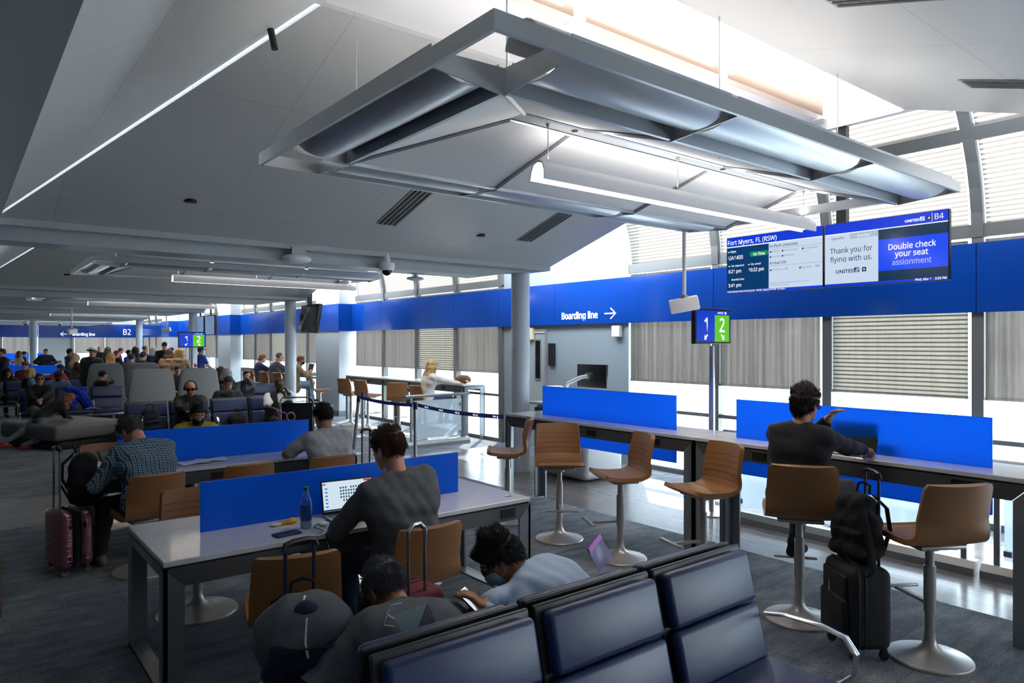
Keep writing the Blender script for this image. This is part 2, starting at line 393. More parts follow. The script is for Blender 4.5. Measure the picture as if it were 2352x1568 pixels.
# ---- window wall
ARC_C, ARC_R = (6.33, 3.02), 2.09
def arc(a, dr=0): return (ARC_C[0]+(ARC_R+dr)*math.cos(math.radians(a)), ARC_C[1]+(ARC_R+dr)*math.sin(math.radians(a)))
WN = [0]; YE0 = 45.3
def curved_bar(mb, y0, y1, a0, a1, dr0, dr1, seg):
    pts = []
    for i in range(seg+1): pts.append(arc(a0+(a1-a0)*i/seg, dr1))
    for i in range(seg, -1, -1): pts.append(arc(a0+(a1-a0)*i/seg, dr0))
    k = seg+1
    for i in range(seg):
        q = [pts[i], pts[i+1], pts[2*k-2-i], pts[2*k-1-i]]; mb.prism([(x, z) for x, z in q], 'y', y0, y1)
def window(y0, y1, stripe, low=1.36, lit=True):
    WN[0] += 1
    mb = MB()
    mb.box(XW-.07, XW+.05, y0-.055, y0+.055, 0, 3.05)                   # mullion at the near edge
    curved_bar(mb, y0-.055, y0+.055, 0, 66, -.10, .03, 9)
    for z0, z1 in ((0, .07), (.88, .93), (3.02, 3.16)): mb.box(XW-.06, XW+.04, y0+.05, y1-.05, z0, z1)
    for a0, a1 in ((28.5, 32.5), (58, 61)): curved_bar(mb, y0+.05, y1-.05, a0, a1, -.10, .03, 1)
    w = struct(mb.build('window_%d' % WN[0], M_dalu if lit else M_dalu, smooth=0))
    MB().box(XW, XW+.008, y0+.05, y1-.05, .07, 3.02).build('glass_pane', M_glass, w, smooth=0)
    mb = MB(); mb.box(XW-.035, XW-.03, y0+.10, y1-.06, low, 3.0); mb.box(XW-.045, XW-.02, y0+.10, y1-.06, low-.03, low)
    mb.build('roller_shade', M_blind if stripe else M_shade, w, smooth=0)
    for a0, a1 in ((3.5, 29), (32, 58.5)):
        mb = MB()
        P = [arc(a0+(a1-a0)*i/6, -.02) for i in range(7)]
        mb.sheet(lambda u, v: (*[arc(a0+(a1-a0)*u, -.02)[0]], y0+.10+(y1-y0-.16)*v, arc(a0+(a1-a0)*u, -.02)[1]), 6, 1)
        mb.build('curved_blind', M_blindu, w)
mb = MB(); curved_bar(mb, -6, YE0, 60.5, 86, -.04, .04, 4); struct(mb.build('ceiling_vault_crown', M_white, smooth=0))
NEAR = [-5.3, -3.7, -2.1, -.5, 1.1, 2.69, 4.30, 5.90, 7.55]
for i in range(len(NEAR)-1): window(NEAR[i], NEAR[i+1], NEAR[i] == 2.69)
FARW = [10.82, 12.39, 13.99, 15.58, 17.17]
for i in range(4): window(FARW[i], FARW[i+1], i == 1)
CW = [18.8, 20.35, 21.9, 23.45, 25.0, 26.46]
for i in range(5): window(CW[i], CW[i+1], i == 2)
DW = [27.96, 29.7, 31.4]
for i in range(2): window(DW[i], DW[i+1], False)
EW = [37.2, 38.8, 40.4, 42.0, 43.6, 45.2]
for i in range(5): window(EW[i], EW[i+1], False)
# solid wall panels, piers, doors
def pier(y0, y1, xin):
    mb = MB(); mb.box(xin, XW+.25, y0, y1, 0, 4.6); p = struct(mb.build('wall_right', M_wall, smooth=0))
    MB().box(xin-.012, XW, y0-.012, y1+.012, 0, .14).build('baseboard', M_base, p, smooth=0)
    MB().box(xin-.03, XW, y0-.03, y1+.03, 2.24, 2.96).build('blue_band', M_band, p, smooth=0)
pier(17.26, 18.76, 7.95); pier(26.46, 27.96, 7.95); pier(35.7, 37.2, 7.95)
def doorwall(y0, y1, d0, d1):
    mb = MB(); mb.box(XW-.02, XW+.2, y0, d0, 0, 4.9).box(XW-.02, XW+.2, d1, y1, 0, 4.9).box(XW-.02, XW+.2, d0, d1, 2.12, 4.9)
    mb.box(XW-.05, XW+.02, y0-.03, y0+.03, 0, 4.3).box(XW-.05, XW+.02, y1-.03, y1+.03, 0, 3.3)
    w = struct(mb.build('wall_right', M_wall2, smooth=0))
    mb = MB(); mb.box(XW-.05, XW, d0-.06, d0, 0, 2.18).box(XW-.05, XW, d1, d1+.06, 0, 2.18).box(XW-.05, XW, d0, d1, 2.12, 2.18)
    mb.build('door_frame', M_alu, w, smooth=0)
    WN[0] += 1
    d = struct(MB().box(XW-.02, XW+.03, d0+.005, d1-.005, .01, 2.115).build('door_%d' % WN[0], mat('door_grey', 'a3aeaa', .45), smooth=0))
    MB().box(XW-.035, XW-.018, d0+.10, d0+.27, 1.25, 2.0).build('door_window', [M_alu], d, smooth=0)
    MB().box(XW-.038, XW-.030, d0+.12, d0+.25, 1.28, 1.97).build('dark_glass', mat('dark_glass', '10141c', .1), d, smooth=0)
    MB().rbox(XW-.08, XW-.03, d1-.12, d1-.06, .98, 1.08, .01).build('door_handle', mat('chrome', 'c8c8c8', .2, 1), d)
doorwall(7.55, 10.82, 9.55, 10.5); doorwall(31.4, 35.7, 33.2, 34.4)
# the blue fascia band, panel by panel
def band(ys, x, n=True):
    mb = MB(); mb.mi = 0
    for a, b in zip(ys[:-1], ys[1:]): mb.box(x-.03, x, a+.004, b-.004, 2.24, 2.96)
    mb.mi = 1; mb.box(x, x+.02, ys[0], ys[-1], 2.245, 2.955)
    WN[0] += 1
    return struct(mb.build('trim_%d' % WN[0], [M_band, M_black], smooth=0))
BAND1 = band([-5.3, -2.1, 1.1, 2.69, 5.90, 9.2, 10.82, 12.39, 15.58, 17.23], XW-.08)
BAND2 = band([18.79, 21.9, 23.5, 26.43], XW-.08); BAND3 = band([27.99, 31.4, 35.67], XW-.08); BAND4 = band([37.23, 41.3, 45.2], XW-.08)
YE = 45.3
mb = MB()
for i in range(6): mb.box(-6+2.4*i, -6+2.4*i+2.39, YE-.15, YE-.12, 2.24, 2.96)
BANDE = struct(mb.build('trim_90', M_band, smooth=0))
# end wall with windows
struct(MB().box(-9, 8.6, YE, YE+.2, 3.0, 5.2).build('wall_end', M_wall, smooth=0))
for i in range(10):
    x0 = -7.6+1.6*i
    if i in (7,):
        struct(MB().box(x0, x0+1.6, YE, YE+.2, 0, 3.0).build('wall_end', M_wall, smooth=0)); continue
    WN[0] += 1
    mb = MB(); mb.box(x0-.06, x0+.06, YE-.1, YE+.05, 0, 3.0); mb.box(x0, x0+1.6, YE-.05, YE+.04, 0, .07)
    w = struct(mb.build('window_%d' % WN[0], M_alu, smooth=0))
    MB().box(x0+.06, x0+1.54, YE, YE+.008, .07, 3.0).build('glass_pane', M_glass, w, smooth=0)
    MB().box(x0+.07, x0+1.53, YE-.04, YE-.035, 1.36, 3.0).build('roller_shade', M_shade, w, smooth=0)
# lettering on the bands: reading direction runs towards -Y on the window wall
def on_right(y, z, x): return Matrix(((0, 0, -1, x), (-1, 0, 0, y), (0, 1, 0, z), (0, 0, 0, 1)))
def on_end(x, z, y): return Matrix(((1, 0, 0, x), (0, 0, -1, y), (0, 1, 0, z), (0, 0, 0, 1)))
xb = XW-.112
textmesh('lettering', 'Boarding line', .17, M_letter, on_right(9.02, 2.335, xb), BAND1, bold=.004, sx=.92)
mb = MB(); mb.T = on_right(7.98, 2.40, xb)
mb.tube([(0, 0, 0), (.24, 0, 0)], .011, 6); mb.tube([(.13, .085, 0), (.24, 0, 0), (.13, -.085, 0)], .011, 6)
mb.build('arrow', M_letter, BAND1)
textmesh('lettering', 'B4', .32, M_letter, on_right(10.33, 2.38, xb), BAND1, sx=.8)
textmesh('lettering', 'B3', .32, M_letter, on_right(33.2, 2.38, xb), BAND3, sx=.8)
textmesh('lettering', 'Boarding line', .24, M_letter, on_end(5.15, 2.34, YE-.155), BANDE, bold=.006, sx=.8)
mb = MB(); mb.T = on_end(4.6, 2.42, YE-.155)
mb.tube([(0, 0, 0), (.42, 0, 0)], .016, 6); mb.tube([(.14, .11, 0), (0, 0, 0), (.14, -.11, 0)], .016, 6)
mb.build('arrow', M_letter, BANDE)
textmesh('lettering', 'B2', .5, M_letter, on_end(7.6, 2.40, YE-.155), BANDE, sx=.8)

# ---- outdoors: corrugated boarding bridges, far tree line
def corr(name, x0, x1, y0, y1, z0, z1, label):
    mb = MB(); n = int((y1-y0)/.18); pts = []
    for i in range(n):
        a = y0+(y1-y0)*i/n; w = (y1-y0)/n
        pts += [(x0, a), (x0, a+w*.5), (x0+.05, a+w*.55), (x0+.05, a+w*.95)]
    pts += [(x0, y1), (x1, y1), (x1, y0)]
    mb.prism(pts, 'z', z0, z1)
    return tag(mb.build(name, mat('bridge_white', 'c9ccd2', .5), smooth=0), label, 'boarding bridge')
corr('boarding_bridge', 12.0, 15.5, 6.9, 13.0, -.2, 3.2, 'white corrugated boarding bridge seen through the windows beside the door')
corr('boarding_bridge', 12.5, 16, 22.5, 30, -.2, 3.2, 'white corrugated boarding bridge outside the windows far down the hall')
tl = MB()
for i in range(40):
    a = -40+i*6; h = 3.2+1.6*random.random()
    tl.ell((95+6*random.random(), a, 0), (6, 5, h), 10, 6)
struct(tl.build('treeline', mat('far_trees', '8a90a0', .9)))
# ================================================================ FURNITURE AND FITTINGS
M_quartz = mat('white_quartz', 'd6d8dc', .12, noise=(18, .05), spec=.6); M_tmet = mat('table_metal', '8b9297', .35, .6)
M_tmetd = mat('table_metal_dark', '5c6064', .4, .5)
M_blue = acrylic_mat('blue_acrylic', '1d7cf6', .62, .02, .16, '4fa8ff'); M_outlet = mat('outlet_black', '15171a', .4)
M_tan = mat('tan_leather', '95673f', .4, bump=(350, .12), spec=.5); M_tand = mat('tan_stitch', '5a3a22', .6)
M_stoolmet = mat('stool_metal', 'b3aea8', .35, .5); M_chrome = mat('chrome', 'c8c8c8', .2, 1)
M_steel = mat('brushed_steel', 'b9bcc0', .28, 1)
M_navy = mat('navy_leather', '22325c', .36, bump=(300, .1), spec=.55); M_shell = mat('dark_grey_shell', '2e3134', .35)
M_blk = mat('black_plastic', '121316', .42); M_blkf = mat('black_fabric', '101216', .85, bump=(160, .35))
M_light = mat('lamp_diffuser', 'fff3e2', .5, emit=9.0)
M_graymet = mat('canopy_metal', 'c2c6ca', .3, .45); M_silver = mat('canopy_silver', 'c3c9cf', .3, .55)
M_canopy = mat('canopy_fabric', 'e4e4e6', .55)

def work_table(label, x0, x1, y0, y1, h, dv, floor_bar=True, outs=(), axis='x', legs=None, name='work_table', cat='table', group=None, dlow=None):
    """table with mitred flat-bar frames at its ends, stone top and blue screen; built in its own frame, long side along local x"""
    L = x1-x0; D = y1-y0
    t = thing(name, label, cat, (x0, y0, 0) if axis == 'x' else (x0, y1, 0), 0 if axis == 'x' else -PI/2, group)
    if axis == 'y': L, D = y1-y0, x1-x0
    MB().rbox(0, L, 0, D, h-.032, h, .004, 1).build('tabletop', M_quartz, t, smooth=0)
    MB().box(.012, L-.012, .012, D-.012, h-.044, h-.032).build('shadow_gap', M_black, t, smooth=0)
    a = .105
    mb = MB()
    for y in (.004, D-.024): mb.prism([(.004, h-.044), (L-.004, h-.044), (L-.004-a, h-.044-a), (.004+a, h-.044-a)], 'y', y, y+.02)
    mb.build('apron', M_tmetd, t, smooth=0)
    for x in (legs or (0.0, L-.02)):
        s = 1 if x < L/2 else -1; w = .11; xe = x+.004
        mb = MB()
        for y in (.004, D-w-.004): mb.box(xe, xe+.02, y, y+w, 0 if not floor_bar else .0, h-.044)
        for y in (.004, D-.024):                                     # the leg is an angle: a face to the long side too
            xa, xb_ = (xe, xe+a) if s > 0 else (xe+.02-a, xe+.02)
            mb.prism([(xa if s > 0 else xb_, h-.044), (xb_ if s > 0 else xa, h-.044-a), (xb_ if s > 0 else xa, 0), (xa if s > 0 else xb_, 0)], 'y', y, y+.018)
        mb.box(xe, xe+.02, w, D-w, h-.10, h-.044)
        if floor_bar: mb.box(xe-.03*0, xe+.02, w, D-w, 0, .012).box(min(xe, xe+s*.09), max(xe+.02, xe+s*.09), .02, D-.02, 0, .010)
        mb.build('leg', M_tmet, t, smooth=0)
    if dv:
        for (dx0, dx1, dz0, dz1, dy) in dv:
            d = MB().rbox(dx0, dx1, dy-.008, dy+.008, dz0, dz1, .003, 1).build('blue_divider', M_blue, t, smooth=0)
    for ox in outs:
        o = MB().box(ox, ox+.13, -.004, .006, h-.125, h-.060).build('power_outlet', M_outlet, t, smooth=0)
    return t
T1 = work_table('white-topped table with blue screen where a man works on a laptop', .88, 3.44, 4.09, 5.06, .75, [(.32, 2.24, .745, 1.06, .51)], outs=(2.28,))
T2 = work_table('white-topped table with blue screen where a man in a plaid shirt sits', .88, 3.44, 7.02, 7.99, .75, [(.34, 2.22, .745, 1.075, .50)], outs=(1.05,))
# window counter: two tables in line
work_table('long stone-topped counter section behind four empty tan stools', 5.25, 5.83, 3.96, 6.72, 1.07, [(.377, 2.36, .75, 1.41, .28)], axis='y', outs=(.55, 1.4, 2.25), name='bar_counter', cat='counter')
work_table('long stone-topped counter section where a woman in black works on a laptop', 5.25, 5.83, 1.40, 3.95, 1.07, [(.262, 2.254, .75, 1.415, .28)], axis='y', outs=(.6, 2.1), name='bar_counter', cat='counter')
work_table('long counter against the far windows where a blonde woman sits', 7.84, 8.36, 11.36, 14.05, 1.11, None, axis='y', outs=(.5, 1.2, 1.9), name='bar_counter', cat='counter', floor_bar=False)
work_table('long counter against the far windows, the section beside the grey pier', 7.84, 8.36, 14.06, 16.64, 1.11, None, axis='y', outs=(.5, 1.2, 1.9), name='bar_counter', cat='counter', floor_bar=False)
work_table('far window counter beyond the pier where a man in grey sits', 7.82, 8.34, 18.95, 24.9, 1.10, None, axis='y', outs=(1, 3), name='bar_counter', cat='counter', floor_bar=False)
# far tables with blue screens
work_table('distant white table with long blue screen, in front of the man with hands on hips', 1.1, 3.7, 31.6, 32.6, .75, [(.2, 2.2, .745, 1.08, .5)])
work_table('distant bar-height table with blue screen in front of the end windows', 1.2, 4.4, 42.6, 43.4, 1.07, [(.2, 2.6, .75, 1.42, .4)])

# ---- swivel stools and low chairs share one shell
def shell_fn(W0=.235):
    prof = [(.215, .035), (.20, .012), (.12, 0), (0, -.008), (-.10, -.006), (-.165, .018), (-.20, .075), (-.222, .16), (-.245, .27), (-.268, .365), (-.272, .372)]
    cum = [0]
    for a, b in zip(prof[:-1], prof[1:]): cum.append(cum[-1]+math.dist(a, b))
    def f(u, v):
        d = v*cum[-1]; i = 0
        while i < len(cum)-2 and cum[i+1] < d: i += 1
        t = (d-cum[i])/(cum[i+1]-cum[i]); y = prof[i][0]+(prof[i+1][0]-prof[i][0])*t; z = prof[i][1]+(prof[i+1][1]-prof[i][1])*t
        s = 2*u-1; w = W0*(1-.10*max(0, (v-.5)/.5)); k = abs(s)**2.2
        e = min(v, 1-v)/.05
        if e < 1: w *= .93+.07*math.sqrt(max(0., 1-(1-e)**2))              # rounded corners
        if z > .03: y += .045*k*min(1, (z-.03)/.12)
        else: z += .012*k
        return (s*w, y, z)
    return f
def make_seat(name, label, cat, seat_h, stool, group):
    t = thing(name, label, cat, group=group)
    f = shell_fn()
    g = lambda u, v: (lambda p: (p[0], p[1], p[2]+seat_h))(f(u, v))
    MB().sheet(g, 16, 34, .034).build('seat_shell', M_tan, t, 60)
    mb = MB()
    for v in [.10+.047*i for i in range(8)]+[.56+.062*i for i in range(6)]:
        pts = []
        for i in range(9):
            u = .03+.94*i/8; p = Vector(g(u, v)); q = Vector(g(u, v+.01)); r_ = Vector(g(u+.01, v)); n = (r_-p).cross(q-p).normalized()
            if n.y < 0 and v > .5 or n.z < 0 and v <= .5: n = -n
            pts.append(p+n*.0165)
        mb.tube(pts, .0022, 4, False)
    mb.build('stitching', M_tand, t, 60)
    MB().rbox(-.15, .15, -.12, .12, seat_h-.045, seat_h-.018, .01).lathe([(.05, 0), (.05, .03)], 16, (0, 0, seat_h-.07)).build('seat_plate', M_stoolmet, t)
    R = .235 if stool else .27
    MB().lathe([(R, 0), (R, .010), (R*.98, .016), (.16, .034), (.075, .058), (.044, .085), (.032, .125), (.030, .16)], 40).build('base_disc', M_stoolmet, t)
    if stool:
        MB().cyl((0, 0, .155), (0, 0, .30), .028, n=20).build('lower_sleeve', M_stoolmet, t)
        MB().cyl((0, 0, .29), (0, 0, seat_h-.17), .034, n=20).cyl((0, 0, seat_h-.18), (0, 0, seat_h-.05), .025, n=20).build('column', M_stoolmet, t)
        mb = MB(); mb.box(-.014, .014, .03, .30, .325, .345); mb.rbox(-.15, .15, .28, .315, .335, .352, .006)
        mb.build('footrest', M_stoolmet, t)
    else:
        MB().cyl((0, 0, .15), (0, 0, seat_h-.05), .033, n=20).build('column', M_stoolmet, t)
    return t
def face(dx, dy): return math.atan2(-dx, dy)
stool0 = make_seat('bar_stool', '', 'stool', .735, True, 'tan swivel stools at the window counter')
ST = [(4.71, 5.98, face(-.80, .62), 'empty tan swivel stool seen from its side at the far end of the counter'),
      (4.66, 5.10, face(-.62, -.80), 'empty tan swivel stool turned to show its ribbed leather front'),
      (4.665, 4.30, face(-.86, .42), 'empty tan swivel stool seen from its side, third along the counter'),
      (4.72, 3.46, face(-.90, .28), 'empty tan swivel stool seen from its side next to the woman in black'),
      (4.62, 2.58, face(.80, .55), 'tan swivel stool that the woman in black sits on'),
      (4.66, 1.76, face(.50, .86), 'empty tan swivel stool right of the black suitcase, its back turned')]
for i, (x, y, r, l) in enumerate(ST):
    o = stool0 if i == 0 else dup(stool0); o.location = (x, y, 0); o.rotation_euler = (0, 0, r); o['label'] = l
FS = [(7.25, 16.85, face(.9, -.3), 'tan stool at the far window counter, leftmost beside the grey pier'), (7.30, 15.2, face(.95, .25), 'tan stool at the far window counter, its square back turned, second from the pier'),
      (7.30, 14.35, face(.97, .2), 'tan stool at the far window counter, third from the pier'), (7.33, 13.0, face(.6, .8), 'tan stool at the far window counter next to the blonde woman'),
      (7.2, 11.75, face(1, .05), 'tan stool that the blonde woman sits on')]
for x, y, r, l in FS:
    o = dup(stool0, (x, y, 0), r, l); o['group'] = 'tan stools at the far window counter'
FS2 = [(7.18, 21.4, face(.95, .2), 'tan stool of the girl with long hair at the farther counter'), (7.18, 20.2, face(.95, .2), 'tan stool of the man in grey at the farther counter'), (7.25, 19.35, face(.95, .2), 'tan stool between the man in grey and the column'),
       (7.22, 18.52, face(.98, .1), 'tan stool of the person in a tan coat behind the column')]
for x, y, r, l in FS2:
    o = dup(stool0, (x, y, 0), r, l); o['group'] = 'tan stools at the farther window counter'
chair0 = make_seat('swivel_chair', '', 'chair', .47, False, 'tan swivel chairs at the white tables')
CH = [(1.44, 3.72, face(.25, .97), 'empty low tan swivel chair in front of the white table'),
      (2.22, 3.78, face(.02, 1), 'low tan swivel chair that the man at the laptop sits on'),
      (1.375, 5.33, face(-.1, -1), 'empty low tan chair on the far side of the near table'),
      (1.30, 6.58, face(-.12, 1), 'low tan swivel chair that the man in plaid sits on'),
      (2.08, 6.60, face(.0, 1), 'empty low tan chair between the man in plaid and the man in grey'),
      (2.86, 6.55, face(.05, 1), 'low tan chair that the man in the pale grey polo sits on'),
      (1.26, 8.42, face(0, -1), 'low tan chair across the second table, mostly behind the black backpack'),
      (2.15, 8.5, face(0, -1), 'low tan chair that the woman in yellow sits on')]
for i, (x, y, r, l) in enumerate(CH):
    o = chair0 if i == 0 else dup(chair0); o.location = (x, y, 0); o.rotation_euler = (0, 0, r); o['label'] = l

# ---- beam seating
def seat_row(label, n, x, y, rz, pitch=.69, w=.63, arms=(), zt=.90, group='navy airport benches', high=True):
    """n navy seats on a beam, facing local +y, centred on the origin"""
    t = thing('airport_bench', label, 'seating', (x, y, 0), rz, group)
    L = n*pitch
    MB().rbox(-L/2+.05, L/2-.05, -.06, .04, .27, .33, .012).build('support_bar', M_steel, t)
    for lx in (-L/2+.25, L/2-.25):
        mb = MB(); mb.box(lx-.03, lx+.03, -.03, .02, .03, .28); mb.rbox(lx-.03, lx+.03, -.30, .28, 0, .035, .01); mb.build('leg', M_steel, t)
    bt, bb = (-.335, zt), (-.215, .40)
    def back(mb, c, z0, z1, th, wid, r, off):
        sl = (bt[0]-bb[0])/(bt[1]-bb[1]); an = math.atan(sl)
        k = (z0+z1)/2; cy = bb[0]+sl*(k-bb[1])+off
        mb.T = Matrix.Translation((c, cy, k)) @ Matrix.Rotation(-an, 4, 'X')
        h = (z1-z0)/2/math.cos(an); mb.rbox(-wid/2, wid/2, -th/2, th/2, -h, h, r, 3); mb.T = Matrix.Identity(4)
    for i in range(n):
        c = -L/2+pitch*(i+.5)
        mb = MB(); back(mb, c, .36, zt+.012, .022, w+.035, .01, -.045); mb.build('back_shell', M_shell, t)
        mb = MB(); back(mb, c, zt-.235, zt, .062, w, .028, 0); mb.build('headrest', M_navy, t)
        mb = MB(); back(mb, c, .40, zt-.24, .062, w, .028, 0); mb.build('backrest', M_navy, t)
        MB().rbox(c-w/2, c+w/2, -.21, .27, .345, .425, .032, 3).build('seat', M_navy, t)
    for ax in arms:
        c = -L/2+pitch*ax
        pts = [(c, -.235, .60), (c, -.12, .625), (c, .05, .63), (c, .16, .61), (c, .21, .55), (c, .20, .46), (c, .14, .40), (c, .06, .36)]
        P = []
        for a, b in zip(pts[:-1], pts[1:]):
            for q in range(4): P.append(Vector(a).lerp(Vector(b), q/4))
        P.append(Vector(pts[-1])); MB().tube(P, .016, 10, flat=(1.5, .6)).build('armrest', M_chrome, t)
    return t
NR = seat_row('front row of three navy leather seats facing the viewer, one with an accessibility mark', 3, 2.075, 1.68, PI, arms=(0, 3))
seat_row('row of navy seats back to back with the front row, two travellers in it', 3, 2.075, 2.50, 0, arms=(0, 3))
seat_row('row of four navy seats where a bald man in headphones sits', 4, 3.65, 13.05, PI, arms=(0, 2, 4))
seat_row('single navy seat behind the row of four where a man with a high fade sits', 1, 4.15, 13.88, 0, arms=(0, 1))
seat_row('row of navy seats behind the ottoman with a blue jacket on one', 3, 2.14, 18.45, PI, arms=(0, 1, 2, 3))
seat_row('navy seats in the crowd at the left edge', 4, 1.75, 22.3, PI, arms=(0, 4))
seat_row('navy seats behind the crowd at the left', 3, 2.0, 25.0, 0, arms=(0, 3))
seat_row('navy seats behind the tall sofas where two dark-haired men sit', 3, 4.45, 23.4, 0, arms=(0, 3))
seat_row('navy seats where a man in a grey jacket reads', 2, 5.75, 17.2, PI, arms=(0, 2))
seat_row('navy seats where a grey-haired person sits with back turned', 2, 5.55, 18.4, 0, arms=(0, 2))
# accessibility mark stitched into the lower cushion of the outermost near seat
mb = MB(); an = math.atan(-.12/.5)
mb.T = Matrix.Translation((-.69, -.246, .555)) @ Matrix.Rotation(-an, 4, 'X') @ Matrix.Rotation(PI/2, 4, 'X') @ Matrix.Rotation(PI, 4, 'Y')
W_ = .0024
def rr(hw, hh, r): return [(sx*(hw-r)+r*math.cos(a), sy*(hh-r)+r*math.sin(a), 0) for sx, sy, a0 in ((1, 1, 0), (-1, 1, 90), (-1, -1, 180), (1, -1, 270)) for a in [math.radians(a0+22.5*k) for k in range(5)]]
mb.tube(rr(.165, .105, .025), W_, 4, closed=True); mb.tube(rr(.155, .095, .02), W_*.6, 4, closed=True)
for cx_, cy_, r in ((-.07, .055, .018), (.055, .068, .018)): mb.tube([(cx_+r*math.cos(a*PI/6), cy_+r*math.sin(a*PI/6), 0) for a in range(12)], W_, 4, closed=True)
mb.tube([(-.085, .03, 0), (-.085, -.015, 0), (-.045, -.015, 0), (-.03, -.06, 0)], W_, 4); mb.tube([(-.085, .012, 0), (-.045, .012, 0)], W_, 4)
mb.tube([(-.10, .0, 0), (-.118, -.03, 0), (-.10, -.062, 0), (-.07, -.068, 0), (-.045, -.05, 0)], W_, 4)
mb.tube([(.03, .04, 0), (.055, .045, 0), (.08, .04, 0), (.092, -.01, 0)], W_, 4); mb.tube([(.03, .04, 0), (.02, -.01, 0)], W_, 4)
mb.tube([(.04, .03, 0), (.04, -.075, 0)], W_, 4); mb.tube([(.07, .03, 0), (.07, -.075, 0)], W_, 4); mb.tube([(.055, -.01, 0), (.055, -.075, 0)], W_, 4)
mb.tube([(.10, -.01, 0), (.112, -.075, 0)], W_, 4)
mb.build('stitched_symbol', mat('stitch_grey', '5b6474', .6), NR)

# ---- lounge sofas
M_sofa = mat('sofa_fabric', '8b8f92', .9, noise=(60, .12), bump=(220, .25)); M_ott = mat('ottoman_vinyl', '6c6e70', .5, bump=(200, .1)); M_plinth = mat('sofa_plinth', '1c1e21', .6)
def sofa(label, x, y, rz=0., w=.86, flare=.07):
    t = thing('high_back_sofa', label, 'sofa', (x, y, 0), rz, 'tall grey sofas')
    n = 7
    def outline(d=0):
        pts = []
        for (px, pz, a0, r) in ((w/2-.02, 1.41, 0, .13), (-w/2+.02, 1.41, 90, .13)):
            for k in range(n): a = math.radians(a0+90*k/(n-1)); pts.append((px-math.copysign(r, px)+(r-d)*math.cos(a), pz-r+(r-d)*math.sin(a)))
        L = [(-w/2-.02, 1.0), (-w/2-.035, .7), (-w/2-flare, .42), (-w/2-flare-.03, .30)]; R = [(-a, b) for a, b in L[::-1]]
        return pts+[(a+d, b) for a, b in L]+[(a-d, b) for a, b in R]
    mb = MB(); o0, o1 = outline(.03), outline(0); m = len(o0)
    vs = [(p[0], -.07, p[1]) for p in o0]+[(p[0], -.045, p[1]) for p in o1]+[(p[0], .045, p[1]) for p in o1]+[(p[0], .07, p[1]) for p in o0]
    fs = [tuple(range(m)), tuple(range(3*m, 4*m))[::-1]]+[(r*m+i, r*m+(i+1) % m, (r+1)*m+(i+1) % m, (r+1)*m+i) for r in range(3) for i in range(m)]
    mb.add(vs, fs); mb.build('tall_back', M_sofa, t, 50)
    MB().rbox(-w/2-.04, w/2+.04, -.78, -.06, .17, .44, .06, 3).build('seat', M_ott, t)
    MB().box(-w/2-.02, w/2+.02, -.70, .02, 0, .17).build('plinth', M_plinth, t, smooth=0)
    return t
sofa('tall grey fabric sofa with rounded top, nearer left one of the front pair', 3.09, 15.3, 0, .80); sofa('tall grey fabric sofa behind the bald man with headphones', 3.97, 15.3, 0, .74)
sofa('tall grey fabric sofa behind the couple with a phone', 3.05, 20.35, 0, .78); sofa('tall grey fabric sofa farthest back beside the couple', 3.92, 20.35, 0, .74)
t = thing('ottoman', 'large grey upholstered ottoman with rounded edge that a red-haired child leans on', 'ottoman', (1.66, 15.75, 0), .45)
MB().rbox(-.68, .68, -.85, .85, .17, .46, .08, 4).build('cushion', M_ott, t); MB().rbox(-.58, .58, -.75, .75, 0, .17, .05).build('plinth', M_plinth, t)

# ---- glass barriers, belt posts
def barrier(label, x, y, rz, L):
    t = thing('glass_barrier', label, 'barrier', (x, y, 0), rz, 'frosted glass boarding barriers')
    MB().prism([(-.085, 0), (.085, 0), (.085, .06), (.045, .115), (-.045, .115), (-.085, .06)], 'x', -L/2, L/2).build('kerb', mat('kerb_metal', '8e9190', .4, .5), t, smooth=0)
    for s in (-1, 1):
        px = s*(L/2-.10); MB().box(px-.022, px+.022, -.014, .014, .1, .93).build('post', M_tmet, t, smooth=0)
        mb = MB()
        for z in (.22, .76): mb.rbox(px-s*.075-.03, px-s*.075+.06*(s < 0)+.03*(s > 0)-.03*(s<0), -.016, .016, z-.025, z+.025, .004, 1)
        mb.build('glass_clip', M_tmet, t)
    MB().rbox(-L/2+.15, L/2-.15, -.006, .006, .16, .86, .003, 1).build('frosted_panel', M_frost, t, smooth=0)
    MB().tube([(-L/2-.03, 0, .945), (L/2+.03, 0, .945)], .028, 14).build('handrail', M_tmet, t)
    return t
barrier('frosted glass boarding barrier beyond the counter where the woman in black sits', 6.66, 3.36, PI/2, 2.42)
barrier('frosted glass boarding barrier at the right edge beyond the counter', 6.66, .90, PI/2, 2.42)
barrier('frosted glass barrier with kerb in front of the blonde woman', 7.15, 11.2, 0, 1.36)
M_belt = mat('belt_blue', '142a8c', .6)
def belt_post(label, x, y, h=.96, tilt=0., m=None):
    t = thing('belt_post', label, 'belt post', (x, y, 0), group='queue belt posts'); t.rotation_euler = (0, tilt, 0)
    MB().lathe([(.17, 0), (.17, .012), (.15, .022), (.04, .03), (.03, .05)], 28).build('base_plate', M_steel, t)
    MB().cyl((0, 0, .03), (0, 0, h-.11), .03, n=18).build('pole', m or M_steel, t); MB().lathe([(.034, h-.12), (.034, h-.01), (.03, h), (.0, h)][:3], 18).build('cap', M_blk, t)
    return t
